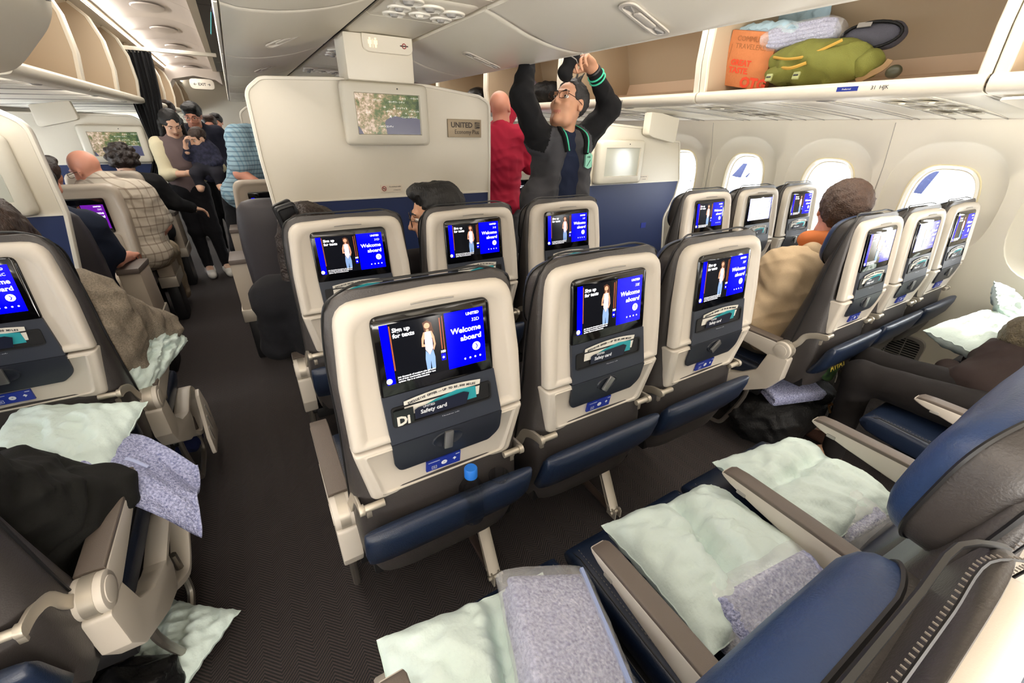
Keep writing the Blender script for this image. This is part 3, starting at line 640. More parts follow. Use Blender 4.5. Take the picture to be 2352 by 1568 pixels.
    for (z, y0, y1, w) in ((.655, -.030, -.022, .212), (.668, -.038, -.028, .214), (.665, -.048, -.018, .215), (.64, -.050, .0, .217), (.58, -.036, .02, .218), (.53, -.008, .04, .213), (.515, .015, .05, .20)):
        r = []
        for j in range(28):
            a = 2 * math.pi * j / 28; c, s = math.cos(a), math.sin(a); r.append((w * abs(c) ** .35 * (1 if c > 0 else -1), (y0 + y1) / 2 + (y1 - y0) / 2 * abs(s) ** .5 * (1 if s > 0 else -1), z))
        rings.append(r)
    m.loft(rings[1:]); S['bottom_pocket'] = m.mesh('bottom_pocket', LEA_N, ang=70)
    m = MB(); m.box((0, .05, .66), (.40, .012, .12)); S['pocket_back'] = m.mesh('pocket_back', LEA_N)
    for s, k in ((-1, 'hinge_l'), (1, 'hinge_r')):
        m = MB(); m.cyl((s * .155, .012, .700), (s * .205, .012, .700), .009, 12); m.cyl((s * .200, .012, .700), (s * .212, .012, .700), .013, 12)
        m.tube(cat([(s * .208, .012, .700), (s * .209, .05, .694), (s * .212, .085, .675), (s * .218, .10, .64), (s * .222, .13, .60)], 4), .01, flat=(.008, .026)); m.box((s * .19, .03, .665), (.012, .01, .02)); S[k] = m.mesh('hinge', CHROME, bevel=.001, ang=50)
    # arm rests
    def arm(w, pad, tip=.53, fancy=False):
        m = MB(); rings = []
        for (y, z0, z1, ww) in ((.13, .555, .618, w), (.18, .548, .626, w), (.30, .565, .628, w), (.42, .585, .628, w), (tip - .03, .603, .628, w), (tip - .008, .610, .626, w * .92), (tip, .614, .622, w * .8)):
            rings.append([(x, y, z) for x, z in rrect(-ww / 2, z0, ww / 2, z1, .006, 3)])
        m.loft(rings); b = m.mesh('arm_body', WHITE, ang=50)
        m = MB(); rings = []
        for (y, z0, z1, ww) in ((.165, .622, .634, w - .002), (.30, .624, .637, w - .001), (tip - .05, .624, .637, w - .001), (tip - .015, .622, .634, w - .003), (tip - .004, .618, .626, w * .85)):
            rings.append([(x, y, z) for x, z in rrect(-ww / 2, z0, ww / 2, z1, .004, 3)])
        m.loft(rings); p = m.mesh('arm_pad', pad, ang=50)
        return b, p
    S['arm_body'], S['arm_pad'] = arm(.046, PAD); S['arm_body_w'], S['arm_pad_w'] = arm(.052, PAD, .51)
    S['arm_button'] = MB().box((0, .465, .6), (.05, .026, .012)).mesh('arm_button', GREYM, bevel=.003)
    m = MB(); m.cyl((-.026, .14, .592), (.026, .14, .592), .042, 24); S['pivot'] = m.mesh('pivot', WHITE, bevel=.004)
    m = MB(); m.cyl((-.012, .14, .592), (.012, .14, .592), .0435, 24); S['pivot_band'] = m.mesh('pivot_band', CHROME)
    m = MB(); m.cyl((-.028, .14, .592), (.028, .14, .592), .028, 24); S['pivot_cap'] = m.mesh('pivot_cap', WHITE, bevel=.002)
    # aisle shroud
    body = rpoly([(.098, .565), (.102, .455), (.145, .385), (.30, .283), (.40, .245), (.44, .30), (.44, .352), (.38, .362), (.29, .395), (.215, .455), (.185, .565)], [.01, .01, .03, .05, .02, .01, .01, .03, .04, .03, .01], 4)
    m = MB(); m.prism(body, 'x', -.026, .026); S['shroud'] = m.mesh('shroud', WHITE, bevel=.006, ang=50)
    m = MB(); m.tube(cat([(0, .38, .268), (0, .46, .205), (0, .53, .172), (0, .62, .20), (0, .685, .245), (0, .672, .30), (0, .60, .365), (0, .50, .362), (0, .40, .345)], 4), .01, flat=(.052, .022)); S['shroud_loop'] = m.mesh('shroud_loop', WHITE, ang=50)
    m = MB(); m.tube(cat([(0, .24, .40), (0, .24, .28), (0, .29, .13), (0, .33, .06), (0, .42, .055), (0, .50, .06), (0, .535, .10), (0, .53, .25)], 5), .011, 8); S['baggage_bar'] = m.mesh('baggage_bar', STEELT)
    # leg: curved rear strut, straight front strut, floor fitting
    m = MB(); m.tube(cat([(0, .30, .33), (0, .25, .24), (0, .20, .15), (0, .16, .08), (0, .13, .028)], 5), .01, flat=(.044, .014)); m.tube(cat([(-.022, .31, .33), (-.018, .24, .2), (-.018, .17, .07), (-.018, .145, .03)], 5), .004, 6)
    m.cyl((-.028, .125, .03), (.028, .125, .03), .008, 10); m.cyl((-.024, .15, .05), (.024, .15, .05), .006, 10); m.box((-.014, .13, .025), (.006, .05, .04)); m.box((.014, .13, .025), (.006, .05, .04)); S['leg'] = m.mesh('leg', CHROME, ang=50)
    m = MB(); m.tube([(0, .50, .33), (0, .53, .2), (0, .55, .02)], .01, flat=(.03, .02)); m.tube([(0, .5, .03), (0, .14, .02)], .01, flat=(.03, .02)); m.box((0, .55, .012), (.05, .06, .024)); S['leg_front'] = m.mesh('leg_front', mat('brown_metal', C_(70, 58, 52), .45, .4), ang=50)
    # seat belt
    m = MB(); m.tube(cat([(-.19, .22, .47), (-.12, .30, .475), (-.03, .36, .474), (.03, .38, .474)], 5), .01, flat=(.003, .045)); S['belt'] = m.mesh('belt', mat('belt_webbing', C_(24, 26, 34), .8, bump=.3, bs=700))
    S['buckle'] = MB().box((.055, .385, .484), (.05, .055, .012), rot=(0, 0, .3)).mesh('buckle', CHROME, bevel=.003)
    return S
SM = seat_meshes()
# screen artwork (flat print behind glass), origin at lower-left of the lit area
def screen_art(kind='welcome', seat='32D'):
    w, h = .221, .124; m = MB(); x0, z0 = -.113, .997
    def q(u0, v0, u1, v1, mi, d=0.): m.add([R3((x0 + u * w, z0 + v * h), -.0022 - d) for u, v in ((u0, v0), (u1, v0), (u1, v1), (u0, v1))], [(0, 1, 2, 3)], mi)
    def pg(P, mi, d=.0004): m.add([R3((x0 + u * w, z0 + v * h), -.0022 - d) for u, v in P], [tuple(range(len(P)))], mi)
    def ci(u, v, r, mi, d=.0004, k=14): pg([(u + r / w * math.cos(2 * math.pi * i / k), v + r / h * math.sin(2 * math.pi * i / k)) for i in range(k)], mi, d)
    def tx(s, u, v, size, al='LEFT', mi=2, bold=0.): 
        sl = math.atan(.125); put_text(m, s, size, (x0 + u * w, -.003 + lean(z0 + v * h), z0 + v * h), al, mi, bold, ext=.0001)
    q(0, 0, 1, 1, 1)
    B = 0
    q(0, 0, .075, 1, B, .0002); q(.60, .0, 1, 1, B, .0002)
    q(.080, .22, .092, .97, 7, .0002); q(.545, .40, .556, .95, 7, .0002); q(.572, .35, .58, .97, 7, .0002)
    if kind != 'menu':
        tx('Sign up', .105, .86, .0125, bold=.0004); tx('for texts', .105, .765, .0125, bold=.0004)
        # the woman in the advert: hair, face, arms, top, jeans
        pg([(.385, .92), (.43, .95), (.47, .9), (.485, .74), (.46, .70), (.40, .72)], 6); ci(.425, .86, .0062, 3, .0006)
        pg([(.385, .76), (.465, .76), (.485, .66), (.492, .52), (.470, .42), (.462, .45), (.474, .53), (.466, .64), (.385, .64), (.374, .56), (.412, .535), (.41, .505), (.356, .52), (.362, .66)], 3, .0006)
        pg([(.398, .76), (.452, .76), (.463, .6), (.462, .46), (.425, .36), (.388, .46), (.39, .6)], 4, .0008)
        pg([(.388, .44), (.425, .36), (.462, .44), (.474, .30), (.468, .10), (.432, .10), (.427, .26), (.418, .10), (.383, .10), (.378, .30)], 5, .0007); pg([(.412, .80), (.438, .80), (.438, .75), (.412, .75)], 3, .0005)
        tx('100', .53, .34, .0075, bold=.0004); q(.535, .20, .58, .32, 0, .0004); ci(.535 + .02, .255, .0025, 2, .0008)
        for i, (l, u1) in enumerate(((0, .57), (1, .55), (2, .46), (3, .36))): pass
        tx("Join thousands of MileagePlus members who get more", .105, .085, .0043, bold=.0001) if 0 else None
        for k, t in enumerate(('Join thousands of members who get more', 'out of their membership with insider text', 'updates. Opt in at united.com/sms')): tx(t, .10, .085 - k * .04, .0047, bold=.00012)
    tx('UNITED', .955, .90, .0085, 'RIGHT', bold=.0003); tx(seat, .955, .78, .0105, 'RIGHT'); tx('Welcome', .965, .615, .0175, 'RIGHT', bold=.0004); tx('aboard', .965, .465, .0175, 'RIGHT', bold=.0004)
    ci(.905, .315, .0098, 2); pg([(.895, .36), (.902, .37), (.922, .315), (.902, .26), (.895, .27), (.911, .315)], B, .0008)
    for i in range(4): ci(.775 + i * .055, .125, .0022, 2)
    ci(.02, .06, .006, 2)
    if kind == 'menu': pass
    return m.mesh('display', [SCR_PURP if kind == 'purple' else SCR_BLUE, SCR_DK, SCR_W, SCR_SKIN, SCR_TOP, SCR_JEAN, SCR_HAIR, SCR_RED, SCR_CY], smooth=False)
_ART = {}
def seat(cx, yrow, lab, code='31D', arm='centre', right_arm=None, headz=1.07, leg=(), group='economy seats', screen=True, kind='welcome', latch=0.0, bar=None, belt=False, head=True, stitch=False):
    t = thing('airplane_seat', lab, 'seat', (cx, yrow, 0), group=group)
    for k in ('back_shell', 'lower_shell', 'monitor', 'pocket_panel', 'pocket_rim', 'tray_table', 'placard', 'lettering', 'screen_hood', 'backrest', 'piping', 'seat_cushion', 'base_frame', 'bottom_pocket', 'pocket_back'):
        o = link(k, SM[k], t)
        if k == 'monitor' and screen:
            key = (kind, code)
            if key not in _ART: _ART[key] = screen_art(kind, code)
            link('display', _ART[key], o)
        if k == 'tray_table':
            link('latch_cup', SM['latch_cup'], o); link('latch', SM['latch'], o, (0, lean(.831), .831), (0, latch, 0))
        if k == 'placard': pass
    for k in ('hinge_l', 'hinge_r'): link('hinge', SM[k], t)
    for k in ('cushion_seam_l', 'cushion_seam_r'): link('cushion_seam', SM[k], t)
    link('stitching', SM['stitching'], t)['kind'] = 'stuff'
    if stitch: link('back_stitching', SM['back_stitching'], t)['kind'] = 'stuff'
    if head:
        h = link('headrest', SM['headrest'], t, (0, .077, headz), (math.radians(7), 0, 0)); link('headrest_seam', SM['headrest_seam'], h)
    def mkarm(x, typ):
        if typ == 'aisle':
            a = link('aisle_armrest', SM['arm_body_w'], t, (x, 0, 0)); link('arm_pad', SM['arm_pad_w'], a)
            for k in ('pivot', 'pivot_band', 'pivot_cap'): link(k, SM[k], a)
            s = link('aisle_shroud', SM['shroud'], t, (x, 0, 0)); link('shroud_loop', SM['shroud_loop'], s)
            link('baggage_bar', SM['baggage_bar'], t, (x + (.02 if x < 0 else -.02) * 0, 0, 0))
        elif typ: 
            a = link('armrest', SM['arm_body'], t, (x, 0, 0)); link('arm_pad', SM['arm_pad'], a); link('arm_button', SM['arm_button'], a)
    mkarm(-.238, arm); mkarm(.238, right_arm)
    for lx in leg: link('leg', SM['leg'], t, (lx, 0, 0)); link('leg_front', SM['leg_front'], t, (lx - .0, 0, 0))
    if bar: link('baggage_bar', SM['baggage_bar'], t, (bar, 0, 0))
    if belt: b = link('seat_belt', SM['belt'], t); link('buckle', SM['buckle'], b)
    return t
CX = (.268, .748, 1.222); RX = (2.170, 2.645, 3.115); LX = (-.69, -1.165, -1.635)
def row(xs, y, who, codes, side, hz=(1.07,) * 3, latch=(0, 0, 0), **k):
    out = []
    for i, x in enumerate(xs):
        a = 'centre'; ra = None
        if side == 'c': a = 'aisle' if i == 0 else 'centre'; ra = 'aisle' if i == 2 else None
        if side == 'r': a = 'aisle' if i == 0 else 'centre'; ra = 'centre' if i == 2 else None
        if side == 'l': ra = 'aisle' if i == 0 else None
        if k.get('stitch'): a = 'centre' if i or side == 'r' else a; ra = 'centre' if ra else None
        lg = {'c': ((.195,), (.29,), ()), 'r': ((.2,), (), (.1,)), 'l': ((-.2,), (), ())}[side][i]
        out.append(seat(x, y, who[i], codes[i], a, ra, hz[i], lg, latch=latch[i], group=None, **k))
    return out
row(CX, .715, ('nearest white seatback with the brightest screen, water bottle in its pocket', 'white seatback in the middle of the near centre row, latch tilted', 'third seatback of the near centre row, beside the man in the beige hoodie'), ('32D', '32E', '32F'), 'c', latch=(.12, .65, .9))
row(CX, 1.515, ('seatback in front of the woman with the black hair clip', 'seatback in front of the man in round glasses', 'seatback below the standing man in the varsity jacket'), ('31D', '31E', '31F'), 'c')
row(CX, -.085, ('blue leather seat at bottom holding the wrapped blanket', 'blue leather seat with the big mint pillow and folded blanket', 'blue leather seat with the mint pillow beside the right aisle'), ('33D', '33E', '33F'), 'c', stitch=True, hz=(1.022, 1.12, 1.11))
row(RX, .665, ('seat occupied by the man in the beige hoodie', 'window-side seatback second after the hoodie man', 'seatback nearest the window, same row as the hoodie man'), ('32H', '32J', '32K'), 'r')
row(RX, 1.465, ('front right seatback on the aisle, before the blue bulkhead', 'front right seatback, middle of three, pale screen', 'front right seatback nearest the windows, beside the hoodie man\'s head'), ('31H', '31J', '31K'), 'r')
row(RX, -.20, ('dark leather aisle seat of the person in black leggings', 'window block seat beside the person in black leggings', 'window seat with the sunlit mint pillow'), ('33H', '33J', '33K'), 'r', stitch=True)
row(LX, 1.545, ('left seatback with blue menu strip at left edge', 'left block middle seat beyond the left edge, second row', 'left block window seat beyond the left edge, second row'), ('32C', '32B', '32A'), 'l')
row(LX, .745, ('aisle seat under the person in the black coat at bottom left', 'left block middle seat beyond the left edge, nearest row', 'left block window seat beyond the left edge, nearest row'), ('33C', '33B', '33A'), 'l')
# ---------------- screen wall, side bulkheads ----------------
FRAMEP = mat('monitor_frame', C_(214, 208, 192), .4)
def map_mat(name, washed=False):
    m = bpy.data.materials.new(name); m.use_nodes = True; nt = m.node_tree; N = nt.nodes; L = nt.links; b = N['Principled BSDF']
    tc = N.new('ShaderNodeTexCoord'); n1 = N.new('ShaderNodeTexNoise'); n1.inputs['Scale'].default_value = 22; n1.inputs['Detail'].default_value = 9; n1.inputs['Roughness'].default_value = .75
    L.new(tc.outputs['Object'], n1.inputs['Vector']); r = N.new('ShaderNodeValToRGB'); r.color_ramp.elements[0].color = (*C_(40, 62, 48), 1); r.color_ramp.elements[1].color = (*C_(232, 216, 205), 1)
    e = r.color_ramp.elements.new(.47); e.color = (*C_(92, 108, 70), 1); e = r.color_ramp.elements.new(.56); e.color = (*C_(160, 140, 110), 1); r.color_ramp.elements[0].position = .3; r.color_ramp.elements[-1].position = .68
    sx = N.new('ShaderNodeSeparateXYZ'); L.new(tc.outputs['Object'], sx.inputs[0]); ad = N.new('ShaderNodeMath'); ad.operation = 'MULTIPLY_ADD'; ad.inputs[1].default_value = -.55; L.new(sx.outputs[0], ad.inputs[0]); L.new(n1.outputs['Fac'], ad.inputs[2])
    L.new(ad.outputs[0], r.inputs[0]); L.new(r.outputs[0], b.inputs['Base Color']); L.new(r.outputs[0], b.inputs['Emission Color']); b.inputs['Emission Strength'].default_value = .5 if not washed else .25; b.inputs['Roughness'].default_value = .15
    return m
MAPM = map_mat('map_print'); SEA = mat('map_sea', C_(78, 80, 104), .2, emit=.45); LABELW = mat('map_white', C_(240, 240, 235), .3, emit=.9)
def map_screen(t, loc, w, h, washed=False):
    fw, fh = w * .60, h * .64
    f = MB(); A = rrect(-w / 2, -h / 2, w / 2, h / 2, .03, 5)
    sc = lambda P, k, y: [(x * k, y, z * k) for x, z in P]
    B = rrect(-w * .35, -h * .31, w * .38, h * .32, .003, 5)
    f.loft([sc(A, .93, .05), sc(A, .97, .03), sc(A, 1, .0), sc(A, .995, -.012), sc(A, .96, -.026), sc(A, .90, -.031), [(x * 1.03, -.031, z * 1.03) for x, z in B], [(x, -.020, z) for x, z in B]], cap=(True, True))
    mo = link('monitor', f.mesh('monitor', FRAMEP, ang=50), t, loc)
    x0, z0 = -w * .35, -h * .31; W_, H_ = w * .73, h * .63; d = MB()
    d.add([(x0, -.0215, z0), (x0 + W_, -.0215, z0), (x0 + W_, -.0215, z0 + H_), (x0, -.0215, z0 + H_)], [(0, 1, 2, 3)], 0)
    if washed:
        link('display', d.mesh('display', mat('washed_screen', C_(176, 176, 162), .12, emit=.25), smooth=False), mo)
        link('sensor_dot', MB().cyl((.06, -.030, h * .41), (.06, -.033, h * .41), .004, 8).mesh('sensor_dot', BLACK), mo); return mo
    sea = [(.44, 0), (1, 0), (1, .40), (.93, .44), (.75, .42), (.60, .47), (.50, .42), (.44, .36), (.42, .30), (.43, .15)]
    d.add([(x0 + u * W_, -.022, z0 + v * H_) for u, v in sea], [tuple(range(len(sea)))], 1)
    d.add([(x0 + u * W_, -.022, z0 + v * H_) for u, v in ((0, 0), (.07, 0), (.03, .14), (0, .2))], [(0, 1, 2, 3)], 1)
    for s, u, v in (('•デンバー', .27, .83), ('•カンザス・シティ', .50, .80), ('•シカゴ', .68, .89), ('•トロント', .86, .91), ('•メンフィス', .63, .655), ('•ダラス', .45, .56), ('•アトランタ', .82, .58), ('•ニューオーリンズ', .69, .43), ('•メキシコシティ', .32, .18), ('OK', .42, .67), ('AR', .57, .64), ('MS', .66, .54), ('AL', .76, .53), ('GA', .85, .52), ('LA', .58, .46)):
        put_text(d, s, .011 * w / .47 * (1 if len(s) > 2 else .8), (x0 + u * W_, -.0235, z0 + v * H_), mi=2, ext=.0001)
    pl = [(0, .05), (.012, .015), (.06, -.01), (.06, -.02), (.012, -.008), (.006, -.04), (.022, -.055), (-.022, -.055), (-.006, -.04), (-.012, -.008), (-.06, -.02), (-.06, -.01), (-.012, .015)]
    ca, sa = math.cos(-.9), math.sin(-.9); d.add([(x0 + .52 * W_ + (a * ca - b * sa) * .30 * w, -.024, z0 + .46 * H_ + (a * sa + b * ca) * .30 * w) for a, b in pl], [tuple(range(len(pl)))], 2)
    link('display', d.mesh('display', [MAPM, SEA, LABELW], smooth=False), mo)
    link('sensor_dot', MB().cyl((.06, -.030, h * .41), (.06, -.033, h * .41), .004, 8).mesh('sensor_dot', BLACK), mo)
    return mo
def bulkhead(nm, lab, outline, y, seam, lip=.012, cat_='partition', zmin=None):
    """white above, navy below; rounded rim"""
    t = thing(nm, lab, cat_, (0, y, 0)); n = len(outline)
    cx = sum(p[0] for p in outline) / n; xs = [p[0] for p in outline]
    up = [p for p in outline]
    def clip(P, lo):
        out = []
        for i in range(len(P)):
            a, b = P[i - 1], P[i]; ia, ib = (a[1] >= seam) == lo, (b[1] >= seam) == lo
            if ia != ib: t_ = (seam - a[1]) / (b[1] - a[1]); out.append((a[0] + (b[0] - a[0]) * t_, seam))
            if ib: out.append(b)
        return out
    U, D = clip(up, True), clip(up, False)
    link('upper_panel', MB().prism(U, 'y', -.012, .012).mesh('upper_panel', WALLM), t); link('lower_panel', MB().prism(D, 'y', -.011, .011).mesh('lower_panel', NAVYP), t)
    link('rim', MB().tube([(x, 0, z) for x, z in outline], .01, closed=True, flat=(.036, lip * 1.4)).mesh('rim', TRIMW, ang=50), t)
    x0, x1 = min(p[0] for p in D if abs(p[1] - seam) < .001), max(p[0] for p in D if abs(p[1] - seam) < .001)
    link('seam_strip', MB().box(((x0 + x1) / 2, -.013, seam), (x1 - x0, .006, .009)).mesh('seam_strip', TRIMW), t)
    return t
P = rpoly([(.16, .0), (1.32, .0), (1.385, .9), (1.392, 1.30), (1.392, 1.60), (1.32, 1.632), (1.0, 1.668), (.50, 1.672), (.16, 1.655), (.088, 1.60), (.088, 1.30), (.11, .9)], [.02, .02, .3, .3, .05, .1, .3, .3, .07, .07, .3, .3], 5)
t = bulkhead('screen_wall', 'tall cream screen wall with navy lower part behind the man in glasses', P, 2.64, 1.084)
map_screen(t, (.737, -.055, 1.515), .468, .302)
pq = link('name_plate', MB().box((1.217, -.02, 1.458), (.222, .012, .098)).mesh('name_plate', mat('champagne_plate', C_(158, 142, 118), .5, .3), bevel=.002), t)
m = MB(); put_text(m, 'UNITED', .040, (1.124, -.0275, 1.463), bold=.001); put_text(m, 'Economy Plus', .034, (1.312, -.0275, 1.428), 'RIGHT', sx=.86); m.box((1.300, -.0268, 1.476), (.034, .0012, .034))
link('lettering', m.mesh('lettering', mat('dark_print', C_(60, 50, 42), .5), smooth=False), pq)
m = MB()
for k in range(3): m.tube(cat([(1.284, -.0278, 1.462 + k * .009), (1.296, -.0278, 1.470 + k * .008), (1.316, -.0278, 1.472 + k * .009)], 4), .0014, 4)
link('globe_mark', m.mesh('globe_mark', mat('plate_light', C_(190, 176, 150), .4, .4)), pq)
ns = link('no_smoking_label', MB().box((.732, -.0145, 1.132), (.128, .002, .042)).mesh('no_smoking_label', mat('label_cream', C_(225, 214, 196), .5)), t)
m = MB(); m.tube([(.688 + .012 * math.cos(a), -.017, 1.132 + .012 * math.sin(a)) for a in [k * math.pi / 8 for k in range(16)]], .002, 4, closed=True, mi=0); m.box((.688, -.017, 1.132), (.022, .001, .003), rot=(0, .78, 0), mi=0); m.box((.688, -.0165, 1.132), (.015, .001, .004), mi=1)
put_text(m, 'No smoking in cabin', .0085, (.718, -.0165, 1.139), mi=1); put_text(m, 'or lavatories', .0085, (.742, -.0165, 1.120), mi=1); link('lettering', m.mesh('lettering', [RED, mat('dark_print2', C_(70, 60, 55), .5)], smooth=False), ns)
for side in (1, -1):
    X = (lambda x: x) if side > 0 else mx
    out = rpoly([(2.42, 0), (3.28, 0), (3.14, .78), (3.235, .96), (3.255, 1.10), (3.17, 1.395), (3.02, 1.405), (3.02, 1.49), (2.70, 1.49), (2.30, 1.512), (2.19, 1.44), (2.19, 1.09), (2.24, .8)], [.02, .02, .1, .1, .1, .02, .02, .02, .05, .08, .07, .2, .2], 4)
    t = bulkhead('side_bulkhead', ('white and blue bulkhead with pale screen right of the man in the varsity jacket' if side > 0 else 'white and navy bulkhead at the left edge behind the brown-haired passenger'), [(X(x), z) for x, z in out], 2.62, 1.09)
    map_screen(t, (X(2.49), -.045, 1.25), .47, .31, washed=True)
    link('filler_panel', MB().prism([(X(x), z) for x, z in rpoly([(2.705, 1.445), (2.76, 1.425), (3.02, 1.385), (3.02, 1.56), (2.705, 1.61)], [.03, .02, .03, .01, .01])], 'y', -.10, -.03).mesh('filler_panel', WALLM, bevel=.006), t)
    l2 = link('no_smoking_label', MB().box((X(2.80), -.0145, 1.125), (.13, .002, .04)).mesh('no_smoking_label', mat('label_cream', C_(225, 214, 196), .5)), t)
    m = MB(); a0 = X(2.80) - .045; m.tube([(a0 + .012 * math.cos(a), -.017, 1.125 + .012 * math.sin(a)) for a in [k * math.pi / 8 for k in range(16)]], .002, 4, closed=True, mi=0); put_text(m, 'No smoking in cabin', .0085, (a0 + .02, -.0165, 1.132), mi=0); put_text(m, 'or lavatories', .0085, (a0 + .04, -.0165, 1.113), mi=0)
    link('lettering', m.mesh('lettering', mat('label_ink', C_(90, 80, 76), .5), smooth=False), l2)
    pl = link('placard', MB().box((X(2.90), -.0125, .735), (.06, .002, .045)).mesh('placard', PLAC), t)
# premium cabin's forward bulkheads
out = rpoly([(2.42, 0), (3.28, 0), (3.2, 1.1), (3.1, 1.50), (2.26, 1.50), (2.15, 1.42), (2.17, 1.10), (2.22, .8)], [.02, .02, .1, .05, .1, .1, .2, .2], 4)
t = bulkhead('side_bulkhead', 'farther white bulkhead with map screen behind the curly-haired passenger', [(mx(x), z) for x, z in out], 5.5, 1.10); map_screen(t, (mx(2.43), -.045, 1.265), .47, .31)
link('filler_panel', MB().prism([(mx(x), z) for x, z in rpoly([(2.6, 1.46), (2.88, 1.39), (2.88, 1.56), (2.62, 1.60)], [.03, .03, .01, .01])], 'y', -.12, -.05).mesh('filler_panel', WALLM, bevel=.006), t)
t = bulkhead('side_bulkhead', 'farther bulkhead ahead of the bald man in red', out, 5.5, 1.10)
t = bulkhead('screen_wall', 'farther centre wall peeking out left of the near screen wall', P, 5.5, 1.084)
t.scale = (1, 1, .97)
# ---------------- curtain and rail ----------------
CURT = mat('curtain_cloth', C_(22, 22, 25), .9, bump=.3, bs=400)
t = thing('curtain', 'black pleated curtain tied back at the far end of the left aisle', 'curtain', (0, 5.46, 0))
def cf(u, v):
    top = 2.005; z = top - v * 1.02; w = .235 * (1 - .52 * math.exp(-((v - .78) / .3) ** 2)); xc = -.60 - .06 * v
    if v > .8: xc -= (v - .8) * .25
    return (xc + (u - .5) * w, .018 * math.sin(u * 50) * (1 - .3 * v) + .01 * math.sin(u * 23 + v * 4), z)
link('cloth', MB().grid(cf, 60, 24).mesh('cloth', CURT), t)
link('cloth', MB().grid(lambda u, v: (cf(u, v)[0], cf(u, v)[1] + .02, cf(u, v)[2]), 60, 24).mesh('cloth', CURT), t)
link('tie', MB().tube([(-.66 + .07 * math.cos(a), .01 + .035 * math.sin(a), 1.24) for a in [k * math.pi / 8 for k in range(16)]], .012, 6, closed=True).mesh('tie', CURT), t)
t = thing('curtain_rail', 'slim cream curtain rail crossing the far left aisle', 'rail', (-.35, 5.46, 2.02)); link('rail', MB().box((.0, 0, 0), (.72, .03, .03)).mesh('rail', TRIMW, bevel=.006), t)
for k in range(8): link('glide', MB().cyl((0, 0, -.01), (0, 0, -.03), .004, 6).mesh('glide', GREYM), t, (-.32 + k * .025, 0, 0))
# exit sign + arch
t = thing('exit_sign', 'oval cream EXIT sign hanging from the far ceiling', 'sign', (-.27, 9.0, 1.985))
link('sign_body', MB().loft([[(x, y, z) for x, z in rrect(-.16, -.07, .16, .07, .06, 6)] for y in (.03, -.03)]).mesh('sign_body', TRIMW, bevel=.006), t)
m = MB(); put_text(m, '← EXIT →', .05, (0, -.032, -.02), 'CENTER', bold=.001); link('lettering', m.mesh('lettering', BLACK, smooth=False), t)
t = struct('trim_6', None, (0, 9.1, 0))
for sx in (-1,): link('arch', MB().prism([(-.72, 2.2), (.0, 2.2), (.0, 2.0), (-.08, 2.06), (-.36, 2.10), (-.64, 2.04), (-.74, 1.90), (-.80, 1.9), (-.80, 2.2)], 'y', 0, .5).mesh('arch', CEILM), t)
# ---------------- premium seats ----------------
PGREY = leather('dark_grey_leather', C_(50, 46, 50), .5); PSH = mat('beige_shell', C_(176, 164, 148), .45); PTOP = mat('console_top', C_(96, 86, 80), .5)
def prem_meshes():
    S = {}
    m = MB(); rings = []
    for (z, y0, y1, w) in ((.30, .02, .22, .19), (.42, .0, .22, .225), (.6, .0, .2, .243), (.8, .0, .17, .248), (.95, .0, .15, .24), (1.03, .004, .13, .225), (1.065, .015, .115, .195), (1.078, .035, .10, .15)):
        r = []
        for j in range(28):
            a = 2 * math.pi * j / 28; c, s = math.cos(a), math.sin(a); r.append((w * abs(c) ** .5 * (1 if c > 0 else -1), (y0 + y1) / 2 + (y1 - y0) / 2 * abs(s) ** .6 * (1 if s > 0 else -1), z))
        rings.append(r)
    m.loft(rings); S['backrest'] = m.mesh('backrest', PGREY, ang=70)
    m = MB(); o = lambda i, zl, zh: rpoly([(-.235 + i, zl), (.235 - i, zl), (.25 - i, .9), (.235 - i, zh - i), (-.235 + i, zh - i), (-.25 + i, .9)], [.02, .02, .3, .07, .07, .3], 5)
    rg = lambda i, y, zl=.62, zh=1.09: [(x, y, z) for x, z in o(i, zl, zh)]
    m.loft([rg(0, .05), rg(0, -.02), rg(.005, -.03), rg(.02, -.032), rg(.03, -.026), rg(.04, -.02)], cap=(True, True)); S['back_shell'] = m.mesh('back_shell', PSH, ang=60)
    m = MB(); m.loft([[(x, y, z) for x, z in rrect(-.155, .79, .155, 1.01, .015)] for y in (-.015, -.028)]); S['monitor'] = m.mesh('monitor', GLOSSB, bevel=.002)
    m = MB(); m.loft([[(x, y, z) for x, z in rpoly([(-.17, .64), (.17, .64), (.17, .78), (-.17, .78)], .03)] for y in (-.012, -.024)]); S['pocket_panel'] = m.mesh('pocket_panel', PSH, bevel=.002)
    S['leaflet'] = MB().box((.03, -.026, .735), (.20, .004, .05)).mesh('leaflet', mat('pale_teal', C_(120, 165, 175), .5), bevel=.001)
    S['seat_cushion'] = MB().loft([[(x, y, z) for x, z in rrect(-.235, .34, .235, .47, .04)] for y in (.15, .62, .66)]).mesh('seat_cushion', PGREY, bevel=.01)
    # console armrest: box with raised top pad and metal shoe
    m = MB(); m.prism([(.05, .36), (.34, .36), (.36, .40), (.33, .66), (.05, .68)], 'x', -.05, .05); S['console'] = m.mesh('console', PSH, bevel=.006)
    S['console_top'] = MB().prism([(.04, .68), (.335, .66), (.36, .675), (.36, .692), (.04, .71)], 'x', -.052, .052).mesh('console_top', PTOP, bevel=.005)
    S['console_shoe'] = MB().prism([(.03, .30), (.37, .30), (.385, .36), (.385, .385), (.03, .385)], 'x', -.058, .058).mesh('console_shoe', CHROME, bevel=.006)
    S['console_foot'] = MB().box((0, .2, .15), (.08, .22, .30)).mesh('console_foot', BLACK, bevel=.02)
    S['base_frame'] = MB().box((0, .3, .20), (.40, .34, .30)).mesh('base_frame', BLACK, bevel=.02)
    return S
PM = prem_meshes()
